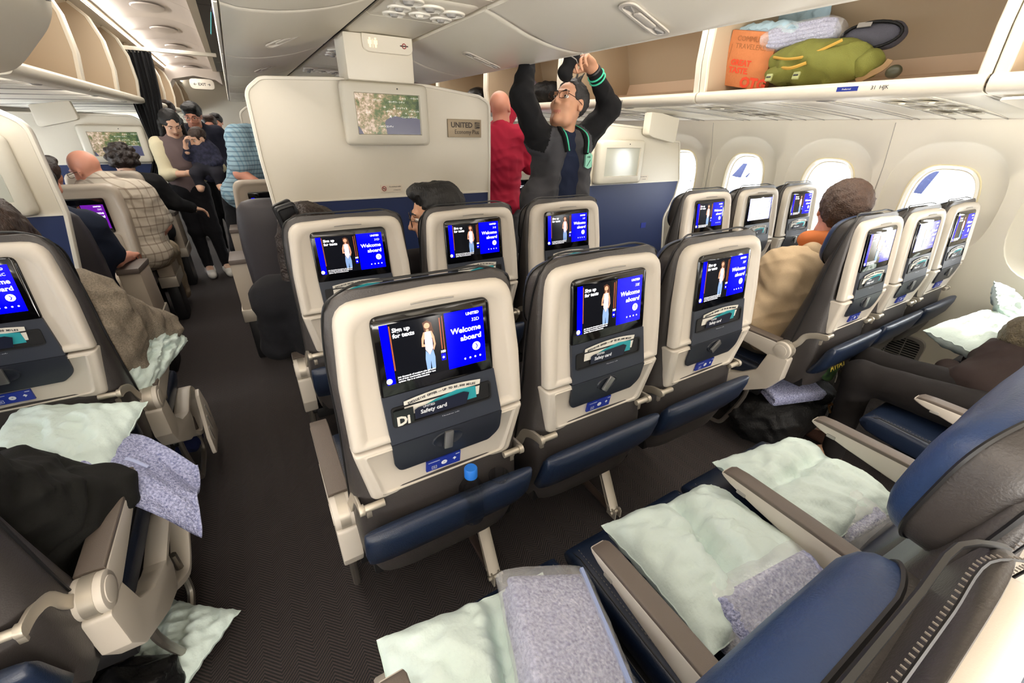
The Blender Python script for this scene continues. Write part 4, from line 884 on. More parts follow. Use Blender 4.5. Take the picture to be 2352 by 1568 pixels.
def prem(cx, y, lab, left=True, right=False, shell=True, kind='purple'):
    t = thing('premium_seat', lab, 'seat', (cx, y, 0))
    for k in ('backrest', 'seat_cushion', 'base_frame') + (('back_shell', 'pocket_panel', 'leaflet') if shell else ()): link(k, PM[k], t)
    if shell:
        o = link('monitor', PM['monitor'], t); key = (kind, '22C')
        if key not in _ART: _ART[key] = screen_art(kind, '22C')
        d = link('display', _ART[key], o, (.005, -.063, -.395), None, (1.27, 1, 1.22))
        d.rotation_euler = (math.radians(5.85), 0, 0); d.location = (.005, .0785, -.393)
    for s, f in ((-1, left), (1, right)):
        if f:
            a = link('console', PM['console'], t, (s * .29, .18, 0))
            for k in ('console_top', 'console_shoe', 'console_foot'): link(k, PM[k], a)
    return t
k = 0
for r, y in enumerate((2.80, 3.765, 4.73)):
    for c, x in enumerate((.14, .71, 1.28)):
        w = ('first', 'second', 'third')[r] + ' row past the screen wall'
        prem(x, y, ['dark-backed premium seat poking out left of the screen wall, ', 'premium centre seat hidden behind the screen wall, ', 'premium seat right of the screen wall, '][c] + w if r == 0 else ['premium seat showing screen left of the screen wall, ', 'premium centre seat out of sight, ', 'premium seat behind the man in red, '][c] + w, True, c == 2, shell=(r > 0), kind='welcome')
    for c, x in enumerate((-.98, -1.56)):
        lab = (['dark-backed premium seat of the man in the navy polo', 'dark-backed premium seat nearest the left windows'], ['premium seat with purple welcome screen ahead of the navy polo', 'premium window seat with a hidden screen beside the purple one'], ['premium seat just ahead of the bald man in plaid', 'premium window seat in the third left row'])[r][c]
        prem(x, y + .05, lab, c > 0, True, shell=(r > 0))
    for c, x in enumerate((2.46, 3.04)):
        lab = ['first', 'second', 'third'][r] + (' right-block premium aisle seat beyond the blue bulkhead' if c == 0 else ' right-block premium window seat beyond the blue bulkhead')
        prem(x, y + .05, lab, True, c == 1, shell=(r > 0), kind='welcome')
# ---------------- people ----------------
def skinm(n, c): 
    m = mat(n, c, .5, bump=.05, bs=500, noise=.08, ns=14); m.node_tree.nodes['Principled BSDF'].inputs['Subsurface Weight'].default_value = .05; return m
SK_A = skinm('skin_tan', C_(196, 146, 116)); SK_B = skinm('skin_rosy', C_(214, 150, 126)); SK_C = skinm('skin_light', C_(222, 178, 150)); LIP = mat('lips', C_(178, 112, 94), .5)
HAIR_K = mat('black_hair', C_(11, 9, 9), .6, bump=.5, bs=160, stretch=(1, 1, .15)); HAIR_B = mat('brown_hair', C_(54, 36, 26), .5, bump=.6, bs=160, noise=.4, ns=60, stretch=(1, 1, .2)); HAIR_D = mat('dark_brown_hair', C_(36, 23, 17), .5, bump=.6, bs=120, noise=.4, ns=40)
def cloth(n, c, b=.25, bs=500, **k): return mat(n, c, .85, bump=b, bs=bs, spec=.25, **k)
EYEW = mat('eye_white', C_(225, 220, 212), .3); EYEK = mat('eye_dark', C_(30, 22, 18), .2)
def plaid(name, base, c1, c2, sc=34, wid=.25):
    m = cloth(name, base); nt = m.node_tree; N = nt.nodes; L = nt.links; b = N['Principled BSDF']; tc = [n for n in N if n.type == 'TEX_COORD'][0]
    sx = N.new('ShaderNodeSeparateXYZ'); L.new(tc.outputs['Object'], sx.inputs[0]); cur = None
    for ax, off in ((0, 0), (2, .3)):
        if ax == 0:
            a = N.new('ShaderNodeMath'); a.operation = 'ADD'; L.new(sx.outputs[0], a.inputs[0]); L.new(sx.outputs[1], a.inputs[1]); src = a.outputs[0]
        else: src = sx.outputs[ax]
        mu = N.new('ShaderNodeMath'); mu.operation = 'MULTIPLY_ADD'; mu.inputs[1].default_value = sc; mu.inputs[2].default_value = off; L.new(src, mu.inputs[0])
        fr = N.new('ShaderNodeMath'); fr.operation = 'FRACT'; L.new(mu.outputs[0], fr.inputs[0]); lt = N.new('ShaderNodeMath'); lt.operation = 'LESS_THAN'; lt.inputs[1].default_value = wid; L.new(fr.outputs[0], lt.inputs[0])
        mxn = N.new('ShaderNodeMix'); mxn.data_type = 'RGBA'; fm = N.new('ShaderNodeMath'); fm.operation = 'MULTIPLY'; fm.inputs[1].default_value = .6; L.new(lt.outputs[0], fm.inputs[0]); L.new(fm.outputs[0], mxn.inputs[0])
        if cur is None: mxn.inputs[6].default_value = (*base, 1)
        else: L.new(cur, mxn.inputs[6])
        mxn.inputs[7].default_value = (*(c1 if ax == 0 else c2), 1); cur = mxn.outputs[2]
    L.new(cur, b.inputs['Base Color']); return m
V = lambda *p: np.array(p, float)
def nrm(v): v = np.array(v, float); return v / max(np.linalg.norm(v), 1e-9)
def frame(f, u):
    f = nrm(f); r = nrm(np.cross(f, u)); u2 = np.cross(r, f); return np.stack([r, f, u2], 1)   # columns right, forward, up
def head_prims(c, R, s=1., mi=0, lip=1):
    P = lambda x, y, z: np.array(c) + R @ (V(x, y, z) * s); E = lambda p, r, k=.02, m=mi, t='e', RR=None: (t, P(*p), tuple(q * s for q in r), R if RR is None else RR, k * s, m)
    Cc = lambda a, b, r1, r2, k=.012, m=mi, t='c': (t, P(*a), P(*b), r1 * s, r2 * s, k * s, m)
    return [E((0, -.012, .032), (.074, .092, .082)), E((0, .022, -.035), (.060, .068, .072), .03), Cc((-.03, .03, -.088), (.03, .03, -.088), .032, .032, .02), E((0, .066, -.098), (.024, .02, .018), .02),
            Cc((-.036, .078, .026), (.036, .078, .026), .011, .011, .012), E((-.036, .062, -.028), (.024, .022, .022), .018), E((.036, .062, -.028), (.024, .022, .022), .018),
            E((-.031, .098, .006), (.016, .014, .010), .012, t='-e'), E((.031, .098, .006), (.016, .014, .010), .012, t='-e'),
            Cc((0, .088, .012), (0, .106, -.026), .008, .0105, .009), Cc((-.011, .093, -.03), (.011, .093, -.03), .0075, .0075, .006),
            Cc((-.017, .0775, -.058), (.017, .0775, -.058), .005, .005, .005, lip), Cc((-.016, .080, -.067), (.016, .081, -.066), .0055, .0055, .005, lip),
            E((-.076, -.004, -.002), (.009, .019, .031), .006), E((.076, -.004, -.002), (.009, .019, .031), .006), E((-.082, .004, .0), (.006, .008, .014), .003, t='-e'), E((.082, .004, .0), (.006, .008, .014), .003, t='-e')]
def hand_prims(w, d, n, s=1., curl=.5, mi=0, thumb=1):
    d = nrm(d); n = nrm(np.array(n) - d * np.dot(d, n)); sd = np.cross(d, n) * thumb; w = np.array(w, float); R = np.stack([sd, d, n], 1)
    P = [('e', w + d * .048 * s, (.043 * s, .056 * s, .017 * s), R, .012, mi), ('c', w - d * .03 * s, w + d * .02 * s, .026 * s, .027 * s, .015, mi)]
    for i, (o, L) in enumerate(((.030, .040), (.010, .045), (-.011, .042), (-.030, .033))):
        a = w + d * .088 * s + sd * o * s; c1 = curl * (1 + .12 * i); a0 = w + d * .055 * s + sd * o * .8 * s
        d1 = d * math.cos(c1) + n * math.sin(c1); b = a + d1 * L * s; d2 = d * math.cos(c1 * 2) + n * math.sin(c1 * 2); e = b + d2 * L * .62 * s; d3 = d * math.cos(c1 * 2.7) + n * math.sin(c1 * 2.7); g = e + d3 * L * .5 * s
        P += [('c', a0, a, .0105 * s, .0095 * s, .006, mi), ('c', a, b, .0092 * s, .0082 * s, .003, mi), ('c', b, e, .0082 * s, .0075 * s, .003, mi), ('c', e, g, .0075 * s, .0065 * s, .003, mi)]
    t0 = w + d * .02 * s + sd * .028 * s; t1 = t0 + (d * .55 + sd * .7 + n * .35) * .038 * s; t2 = t1 + (d * .85 + sd * .2 + n * .5) * .032 * s
    return P + [('c', t0, t1, .013 * s, .0105 * s, .008, mi), ('c', t1, t2, .0105 * s, .008 * s, .004, mi)]
def grow(P, g, mi=None, z=None):
    out = []
    for p in P:
        q = list(p)
        if p[0][-1] == 'c': q[3] += g; q[4] += g
        else: q[2] = tuple(r + g for r in p[2])
        if mi is not None: q[-1] = mi
        out.append(tuple(q))
    return out
def torso_prims(hip, chest, neck, shs, w=1., fwd=(0, -1, 0), mi=0):
    hip, chest, neck = map(V_, (hip, chest, neck)); a, b = V_(shs[0]), V_(shs[1]); r = nrm(b - a); up = nrm(chest - hip); f = nrm(np.cross(up, r)); mid = hip * .5 + chest * .5; R = np.stack([r, f, up], 1)
    return [('e', hip, (.165 * w, .115 * w, .12), R, .05, mi), ('e', mid, (.15 * w, .11 * w, .17), R, .06, mi), ('e', chest, (.165 * w, .115 * w, .15), R, .06, mi),
            ('c', a, b, .066 * w, .066 * w, .05, mi), ('c', chest, neck, .09 * w, .055, .05, mi)]
def V_(p): return np.array(p, float)
def arm_prims(sh, el, wr, s=1., mi=0): return [('c', V_(sh), V_(el), .054 * s, .042 * s, .03, mi), ('c', V_(el), V_(wr), .042 * s, .028 * s, .02, mi)]
def leg_prims(hp, kn, an, toe, s=1., mi=0):
    hp, kn, an, toe = map(V_, (hp, kn, an, toe)); return [('c', hp, kn, .088 * s, .06 * s, .05, mi), ('c', kn, an, .06 * s, .038 * s, .03, mi), ('c', an, toe, .036, .028, .02, mi)]
def person(label, hip, chest, neck, head, hf, hu, shs, arms=(), legs=(), skin=None, res=.009, w=1., hs=1., hair=None, hairm=None, tops=(), bottoms=None, shoes=None, eyes=True, glasses=None, brows=None, hands=True, cat_='person', wr=.004, curl=.5):
    """hair: list of head-frame primitives; tops: (name, material(s), prim kinds, growth)"""
    base = (hip[0], hip[1], 0); o_ = V_(base); t = thing('person', label, cat_, base)
    sh = lambda p: V_(p) - o_
    R = frame(hf, hu); hc = sh(head); nk = sh(neck)
    T = torso_prims(sh(hip), sh(chest), nk, (sh(shs[0]), sh(shs[1])), w)
    A = [arm_prims(sh(a[0]), sh(a[1]), sh(a[2]), w) for a in arms]; Lg = [leg_prims(*[sh(p) for p in l], w) for l in legs]
    H = head_prims(hc, R, hs); NK = [('c', nk - nrm(nk - sh(chest)) * .03, hc + R @ V_((0, -.02, -.05)), .056 * hs, .05 * hs, .025, 0)]
    HD = []
    if hands:
        for a in arms:
            if len(a) > 3: HD += hand_prims(sh(a[2]), a[3], a[4], hs, a[5] if len(a) > 5 else curl, 0, a[6] if len(a) > 6 else 1)
    allp = T + sum(A, []) + sum(Lg, []) + NK + H + HD
    link('body', sdf_mesh('body', allp, [skin, LIP], res), t)
    LP = lambda x, y, z: hc + R @ (V_((x, y, z)) * hs)
    if hair is not None:
        prs = []
        for p in hair:
            if p[0][-1] == 'c': prs.append((p[0], LP(*p[1]), LP(*p[2]), p[3] * hs, p[4] * hs, p[5], 0))
            else: prs.append((p[0], LP(*p[1]), tuple(q * hs for q in p[2]), R, p[3], 0))
        link('hair', sdf_mesh('hair', prs, [hairm], max(.006, res * .85), wr=.005, ws=130), t)
    for nm, ms, kinds, g in tops:
        prs = []
        if 't' in kinds: prs += grow(T, g, 0)
        if 'h' in kinds: prs += [('e', T[0][1], (.185 * w, .135 * w, .10), T[0][3], .05, 0)]
        for i, a in enumerate(A):
            if 'a' in kinds: prs += grow([a[0]], g, 1 if isinstance(ms, list) and len(ms) > 1 else 0); prs += grow([(a[1][0], a[1][1], a[1][1] + (a[1][2] - a[1][1]) * .93, a[1][3], a[1][4], a[1][5], 0)], g, 1 if isinstance(ms, list) and len(ms) > 1 else 0)
            if 's' in kinds: a0 = a[0]; prs += grow([(a0[0], a0[1], a0[1] + (a0[2] - a0[1]) * .75, a0[3] + .008, a0[4] + .012, a0[5], 0)], g, 0)
        if 'c' in kinds:   # collar
            prs += [('c', nk + V_((0, 0, -.02)), nk + R @ V_((0, -.01, .02)), .078, .072, .02, 0)]
        link(nm, sdf_mesh(nm, prs, ms if isinstance(ms, list) else [ms], res, wr=wr, ws=62, seed=len(label) % 7), t)
    if bottoms:
        prs = grow([T[0]], .012, 0)
        for l in Lg: prs += grow(l[:2], .014, 0)
        link('trousers', sdf_mesh('trousers', prs, [bottoms], res, wr=wr * .8, ws=62), t)
    if shoes:
        for l in legs:
            an, toe = sh(l[2]), sh(l[3]); d = nrm(toe - an) * V_((1, 1, 0))
            link('shoe', sdf_mesh('shoe', [('c', an * V_((1, 1, 0)) + V_((0, 0, .045)) - d * .03, toe * V_((1, 1, 0)) + V_((0, 0, .04)) + d * .03, .045, .04, .02, 0), ('c', an * V_((1, 1, 0)) + V_((0, 0, .05)), an * V_((1, 1, 0)) + V_((0, 0, .09)), .045, .045, .02, 0)], [shoes], .01), t)
    if eyes:
        for sx in (-1, 1):
            m = MB(); RR = Matrix(R.tolist()).to_euler(); c = LP(sx * .031, .0735, .006); m.ell(tuple(c), (.0135 * hs, .012 * hs, .010 * hs), 12, 8, rot=RR, mi=0); c2 = LP(sx * .031, .0835, .0055); m.ell(tuple(c2), (.0058 * hs, .003 * hs, .0058 * hs), 10, 6, rot=RR, mi=1)
            link('eye', m.mesh('eye', [EYEW, EYEK]), t)
            m = MB(); m.tube([tuple(LP(sx * x, y, z)) for x, y, z in ((.014, .089, .026), (.030, .089, .032), (.048, .079, .028))], [.0028 * hs, .0036 * hs, .002 * hs], 6); link('eyebrow', m.mesh('eyebrow', brows or HAIR_K), t)
            m = MB(); m.tube([tuple(LP(sx * x, y, z)) for x, y, z in ((.017, .084, .0105), (.031, .0885, .0145), (.046, .080, .010))], .0016 * hs, 5); link('eyelid', m.mesh('eyelid', skin), t)
    if glasses:
        m = MB()
        for sx in (-1, 1):
            if glasses == 'round': pts = [(sx * .034 + .024 * math.cos(a), .100, .004 + .022 * math.sin(a)) for a in [k * math.pi / 9 for k in range(18)]]
            else: pts = [(sx * .034 + .027 * abs(math.cos(a)) ** .6 * (1 if math.cos(a) > 0 else -1), .100, .004 + .017 * abs(math.sin(a)) ** .6 * (1 if math.sin(a) > 0 else -1)) for a in [k * math.pi / 9 for k in range(18)]]
            m.tube([tuple(LP(*p)) for p in pts], .0016, 5, closed=True); m.tube([tuple(LP(*p)) for p in ((sx * .059, .098, .01), (sx * .078, .06, .008), (sx * .082, .0, .004), (sx * .08, -.02, -.008))], .0018, 5)
        m.tube([tuple(LP(*p)) for p in ((-.01, .1, .01), (0, .104, .013), (.01, .1, .01))], .0016, 5)
        link('glasses', m.mesh('glasses', mat('glasses_metal', C_(70, 55, 50), .3, .8)), t)
    t['frame_note'] = 0; del t['frame_note']
    return t, LP, sh
SHORT = [('e', (0, -.020, .040), (.083, .100, .088), .02), ('-e', (0, .112, .0), (.088, .066, .068), .012), ('-e', (0, .07, -.10), (.12, .10, .07), .02), ('-e', (0, -.02, -.14), (.14, .14, .07), .02), ('-e', (-.09, .01, -.02), (.03, .03, .045), .01), ('-e', (.09, .01, -.02), (.03, .03, .045), .01)]
BUSHY = [('e', (0, -.020, .048), (.090, .104, .092), .02), ('e', (-.03, .045, .10), (.05, .05, .035), .02), ('e', (.03, .05, .095), (.05, .045, .035), .02), ('-e', (0, .118, -.006), (.088, .068, .066), .012), ('-e', (0, .07, -.11), (.12, .10, .07), .02), ('-e', (0, -.02, -.15), (.14, .14, .07), .02), ('-e', (-.095, .015, -.025), (.03, .03, .045), .01), ('-e', (.095, .015, -.025), (.03, .03, .045), .01)]
LONG = [('e', (0, -.022, .034), (.086, .100, .090), .02), ('-e', (0, .115, -.012), (.062, .075, .090), .010), ('c', (-.080, -.03, .0), (-.10, .0, -.30), .026, .03, .03), ('c', (.080, -.03, .0), (.10, .0, -.30), .026, .03, .03), ('c', (0, -.06, .0), (0, -.05, -.26), .07, .06, .04)]

# 1 standing man, varsity jacket
GREYJ = cloth('grey_wool', C_(70, 70, 74), bs=700, noise=.15, ns=300); BLKS = cloth('black_sleeve', C_(18, 18, 20)); NAVYT = cloth('navy_tee', C_(24, 32, 54)); KHAKI = cloth('khaki', C_(150, 130, 104)); MINT = mat('mint_stripe', C_(60, 190, 150), .6)
SPIKY = [SHORT[0], ('-e', (0, .098, .025), (.085, .072, .075), .012)] + SHORT[2:] + [('c', (0.01 * k - .04, .02 - .01 * (k % 3), .115), (0.012 * k - .05, .01 - .015 * (k % 3), .15), .010, .003, .01) for k in range(9)]
hfm = nrm((-.95, -.28, .42)); 
t, LP, sh = person('tall man in a grey and black varsity jacket reaching up into the centre bin', (1.72, 2.27, .93), (1.70, 2.27, 1.27), (1.69, 2.26, 1.445), (1.705, 2.235, 1.59), hfm, (.3, .1, .95), ((1.865, 2.27, 1.40), (1.535, 2.27, 1.40)),
    arms=[((1.865, 2.27, 1.41), (1.985, 2.19, 1.585), (1.775, 2.13, 1.765), (-.85, -.1, .42), (-.3, -.4, -.85), .75, -1), ((1.535, 2.27, 1.41), (1.375, 2.22, 1.62), (1.425, 2.24, 1.84), (-.1, -.2, 1), (.8, -.2, 0), .6, 1)],
    legs=[((1.80, 2.27, .88), (1.81, 2.25, .48), (1.81, 2.28, .09), (1.83, 2.12, .04)), ((1.63, 2.27, .88), (1.61, 2.25, .48), (1.60, 2.28, .09), (1.58, 2.12, .04))],
    skin=SK_A, hs=1.12, res=.0065, hair=SPIKY, hairm=mat('greying_hair', C_(44, 42, 42), .6, bump=.6, bs=200), glasses='rect', bottoms=KHAKI, shoes=BLACK)
T0 = torso_prims(sh((1.72, 2.27, .93)), sh((1.70, 2.27, 1.27)), sh((1.69, 2.26, 1.445)), (sh((1.865, 2.27, 1.40)), sh((1.535, 2.27, 1.40))))
link('tee_shirt', sdf_mesh('tee_shirt', grow(T0, .010, 0) , [NAVYT], .008, wr=.006, ws=60), t)
# open jacket: body panels left/right + sleeves
jm = []
R0 = T0[1][3]
for sx in (-1, 1):
    for (z, rx, xx) in ((1.36, .085, .085), (1.25, .09, .095), (1.12, .095, .10), (1.00, .10, .105)):
        jm.append(('e', sh((1.705 + sx * xx, 2.262, z)), (rx, .135, .12), None, .05, 0))
jm += [('e', sh((1.705, 2.31, 1.2)), (.17, .09, .26), None, .05, 0), ('e', sh((1.50, 2.255, 1.06)), (.085, .10, .13), None, .05, 0), ('c', sh((1.86, 2.28, 1.40)), sh((1.54, 2.28, 1.40)), .080, .080, .04, 0),
       ('-c', sh((1.690, 2.125, 1.43)), sh((1.625, 2.09, .96)), .035, .088, .012, 0)]
SL = [((1.865, 2.27, 1.41), (1.985, 2.19, 1.585), (1.80, 2.135, 1.745)), ((1.535, 2.27, 1.41), (1.375, 2.22, 1.62), (1.42, 2.238, 1.80))]
for a, b, c in SL: jm += [('c', sh(a), sh(b), .078, .066, .04, 1), ('c', sh(b), sh(c), .064, .040, .03, 1)]
link('jacket', sdf_mesh('jacket', jm, [GREYJ, BLKS], .007, wr=.007, ws=58, seed=3), t)
def ringtube(c, ax, r, rt, n=20, el=(1, 1)):
    F = frame(ax, (0, 0, 1) if abs(nrm(ax)[2]) < .9 else (1, 0, 0)); return MB().tube([tuple(np.array(c) + F @ V_((r * el[0] * math.cos(a), 0, r * el[1] * math.sin(a)))) for a in [2 * math.pi * j / n for j in range(n)]], rt, 6, closed=True)
ax = V_((1.80, 2.135, 1.745)) - V_((1.985, 2.19, 1.585))
cf_ = link('cuff', sdf_mesh('cuff', [('c', sh(V_((1.985, 2.19, 1.585)) + ax * .82), sh(V_((1.985, 2.19, 1.585)) + ax * 1.03), .043, .040, .01, 0)], [BLKS], .006), t)
for k in (.86, .96): link('cuff_stripe', ringtube(sh(V_((1.985, 2.19, 1.585)) + ax * k), ax, .0445, .0048).mesh('cuff_stripe', MINT), cf_)
link('watch', MB().tube([tuple(V_(LPt) ) for LPt in [sh(V_((1.775, 2.13, 1.765)) + frame(ax, (0, 0, 1)) @ V_((.033 * math.cos(a), -.012, .033 * math.sin(a)))) for a in [k * math.pi / 8 for k in range(16)]]], .009, 6, closed=True).mesh('watch', BLACK), t)
hb = link('waistband', sdf_mesh('waistband', [('e', sh((1.705 - .095, 2.265, .985)), (.112, .145, .05), None, .03, 0), ('e', sh((1.705 + .095, 2.265, .985)), (.112, .145, .05), None, .03, 0), ('-e', sh((1.70, 2.10, .98)), (.045, .09, .2), None, .01, 0)], [BLKS], .008), t)
for zz in (.975, 1.0):
    link('waist_stripe', MB().tube([tuple(sh((1.705 + .205 * math.cos(a), 2.265 + .150 * math.sin(a), zz))) for a in [(-.42 + k / 20 * 1.84) * math.pi for k in range(21)]], .0055, 6).mesh('waist_stripe', MINT), hb)
col = [tuple(sh(p)) for p in ((1.635, 2.12, 1.35), (1.622, 2.15, 1.44), (1.655, 2.30, 1.50), (1.745, 2.31, 1.50), (1.785, 2.16, 1.44), (1.765, 2.11, 1.34))]
link('collar', MB().tube(cat(col, 5), .016, 8).mesh('collar', BLKS), t); link('collar_stripe', MB().tube(cat([(x * 1.0, y - .017, z + .006) for x, y, z in col], 5), .0042, 6).mesh('collar_stripe', MINT), t)
bd = MB(); s = 1.; o_ = sh((1.795, 2.118, 1.30)); bd.loft([[(o_[0] + x, o_[1] - y, o_[2] + z) for x, z in rpoly([(-.024, -.035), (0, -.045), (.026, -.035), (.026, .03), (.012, .042), (-.024, .036)], .006, 3)] for y in (-.01, .004)], mi=0); put_text(bd, 'AIR', .018, (o_[0] - .016, o_[1] - .006, o_[2] + .015), mi=1); bd.tube([(o_[0] - .012, o_[1] - .006, o_[2] - .03), (o_[0] + .012, o_[1] - .006, o_[2] + .005)], .002, 4, mi=1)
link('chest_patch', bd.mesh('chest_patch', [mat('patch_mint', C_(140, 205, 180), .6), mat('patch_dark', C_(40, 70, 66), .6)]), t)
# bag in hand
b = thing('camera_pouch', 'small black pouch held up by the man in the varsity jacket', 'pouch', (1.60, 2.12, 1.775), (.2, .4, .3)); link('pouch_body', sdf_mesh('pouch_body', [('c', (-.03, 0, .04), (.03, 0, .04), .026, .026, .02, 0), ('c', (-.02, 0, -.05), (.03, 0, -.05), .024, .024, .03, 0), ('c', (.0, 0, .04), (.005, 0, -.05), .034, .030, .03, 0)], [BLKS], .006), b)
link('zip', MB().tube([(-.05, -.025, .02), (0, -.037, .025), (.05, -.025, .02)], .003, 5).mesh('zip', GREYM), b)

# 2 man in red
REDJ = cloth('red_jacket', C_(176, 34, 62), noise=.2, ns=8)
person('bald man in a red jacket with grey jeans seen from behind', (1.74, 3.15, .92), (1.76, 3.15, 1.25), (1.77, 3.15, 1.44), (1.775, 3.17, 1.60), (.75, .62, .05), (0, 0, 1), ((1.60, 3.18, 1.40), (1.92, 3.10, 1.40)),
       arms=[((1.92, 3.10, 1.39), (2.02, 3.10, 1.20), (2.12, 3.32, 1.22)), ((1.70, 3.24, 1.39), (1.90, 3.34, 1.50), (2.08, 3.40, 1.68), (.6, .4, .5), (0, 0, 1))],
       legs=[((1.67, 3.15, .88), (1.67, 3.14, .48), (1.67, 3.17, .09), (1.70, 3.3, .04)), ((1.83, 3.13, .88), (1.84, 3.12, .48), (1.84, 3.15, .09), (1.87, 3.28, .04))], skin=SK_B, eyes=False,
       tops=[('jacket', REDJ, 'thac', .022)], bottoms=cloth('grey_denim', C_(78, 78, 82)), shoes=BLACK, wr=.007, w=1.1)
# 3 man in glasses, seated
person('man with round glasses and dark hair seated before the screen wall', (.72, 1.80, .56), (.70, 1.76, .80), (.685, 1.75, .95), (.670, 1.755, 1.115), (-.96, .25, -.12), (0, 0, 1), ((.55, 1.78, .90), (.88, 1.78, .90)),
       arms=[((.55, 1.79, .90), (.50, 1.90, .68), (.62, 2.10, .60)), ((.88, 1.79, .90), (.93, 1.90, .68), (.82, 2.1, .6))], legs=[((.64, 1.85, .54), (.64, 2.25, .50), (.64, 2.28, .12), (.64, 2.40, .05)), ((.80, 1.85, .54), (.80, 2.25, .50), (.80, 2.28, .12), (.8, 2.4, .05))],
       skin=SK_A, hs=1.1, hair=[('e', (0, -.024, .045), (.083, .098, .088), .02), ('-e', (0, .118, -.01), (.09, .065, .085), .012), ('-e', (0, .07, -.10), (.12, .09, .06), .02), ('-e', (0, -.02, -.14), (.14, .14, .07), .02), ('e', (0, .045, .10), (.06, .05, .035), .02), ('c', (-.074, .025, .0), (-.068, .03, -.05), .010, .008, .01), ('c', (.074, .025, .0), (.068, .03, -.05), .010, .008, .01)], hairm=HAIR_K, glasses='round', tops=[('shirt', cloth('black_jumper', C_(26, 22, 24)), 'ta', .015)], bottoms=cloth('dark_jeans', C_(24, 28, 40)), res=.0075)
# 4 woman with hair clip
t, LP, sh = person('woman with dark hair held by a black claw clip', (.22, 1.76, .55), (.19, 1.73, .78), (.16, 1.72, .93), (.155, 1.74, 1.085), (.1, .98, -.15), (0, 0, 1), ((-.0, 1.74, .87), (.35, 1.74, .88)),
       arms=[((.0, 1.74, .87), (-.03, 1.78, .66), (.08, 2.0, .58)), ((.35, 1.74, .88), (.38, 1.80, .66), (.3, 2.0, .58))], legs=[((.14, 1.85, .54), (.14, 2.22, .5), (.14, 2.26, .1), (.14, 2.38, .05)), ((.32, 1.85, .54), (.32, 2.22, .5), (.32, 2.26, .1), (.32, 2.38, .05))],
       skin=SK_C, hair=[('e', (0, -.022, .038), (.092, .108, .092), .02), ('e', (.05, .03, .06), (.06, .05, .05), .02), ('c', (-.08, -.02, .0), (-.10, -.01, -.20), .03, .025, .03), ('-e', (0, .12, -.04), (.06, .06, .08), .01)], hairm=HAIR_D, eyes=False, tops=[('cardigan', cloth('black_cardigan', C_(20, 20, 24)), 'ta', .02)], bottoms=cloth('black_trousers', C_(20, 20, 24)))
c = link('claw_clip', None, t, tuple(sh((.10, 1.665, 1.165))), (.15, -.25, .15))
for k in range(2):
    link('jaw', MB().loft([[(x, y, z) for x, z in rrect(-.034, -.058, .034, .058, .012)] for y in (0, .012)]).mesh('jaw', BLACK, bevel=.003), c, (.0, -.014 + k * .03, 0), (0, 0, .25 * k))
link('rim', MB().tube([(x, -.018, z) for x, z in rrect(-.028, -.05, .028, .05, .01)], .005, 6, closed=True).mesh('rim', BLACK), c)
# 5 man in hoodie
HOOD = cloth('beige_fleece', C_(196, 172, 140), noise=.08, ns=200); ORNG = cloth('orange_lining', C_(190, 108, 60))
t, LP, sh = person('man in a beige hoodie with orange hood lining seated on the right', (2.22, .98, .56), (2.235, .93, .80), (2.26, .925, .975), (2.30, .925, 1.155), (.80, .60, -.08), (.05, -.05, 1), ((2.06, .97, .90), (2.40, .88, .90)),
       arms=[((2.06, .98, .90), (2.02, 1.05, .68), (2.10, 1.30, .64)), ((2.40, .90, .90), (2.44, 1.05, .68), (2.36, 1.3, .62))], legs=[((2.14, 1.02, .54), (2.14, 1.36, .50), (2.14, 1.42, .1), (2.14, 1.54, .05)), ((2.32, 1.0, .54), (2.32, 1.36, .5), (2.32, 1.42, .1), (2.32, 1.54, .05))],
       skin=SK_B, hair=[('e', (0, -.026, .034), (.090, .106, .100), .02), ('e', (0, -.07, -.01), (.07, .05, .06), .03), ('-e', (0, .105, -.03), (.085, .066, .075), .015), ('-e', (0, .05, -.13), (.13, .11, .08), .02), ('-e', (-.088, .018, -.025), (.03, .03, .04), .01), ('-e', (.088, .018, -.025), (.03, .03, .04), .01)], hairm=mat('short_brown_hair', C_(66, 42, 27), .55, bump=.7, bs=180, noise=.35, ns=70), eyes=False,
       tops=[('hoodie', HOOD, 'tha', .032)], bottoms=cloth('stone_chinos', C_(120, 110, 98)), res=.0075, wr=.007, w=1.12, hs=1.08)
link('hood', sdf_mesh('hood', [('e', sh((2.27, .875, .965)), (.125, .085, .055), None, .03, 0), ('c', sh((2.17, .93, .99)), sh((2.37, .90, .99)), .045, .045, .04, 0)], [HOOD], .008, wr=.006, ws=30), t)
link('hood_lining', sdf_mesh('hood_lining', [('c', sh((2.185, .965, 1.03)), sh((2.22, .875, 1.035)), .045, .045, .03, 0), ('c', sh((2.22, .875, 1.035)), sh((2.35, .865, 1.03)), .045, .04, .03, 0)], [ORNG], .007, wr=.004, ws=40), t)
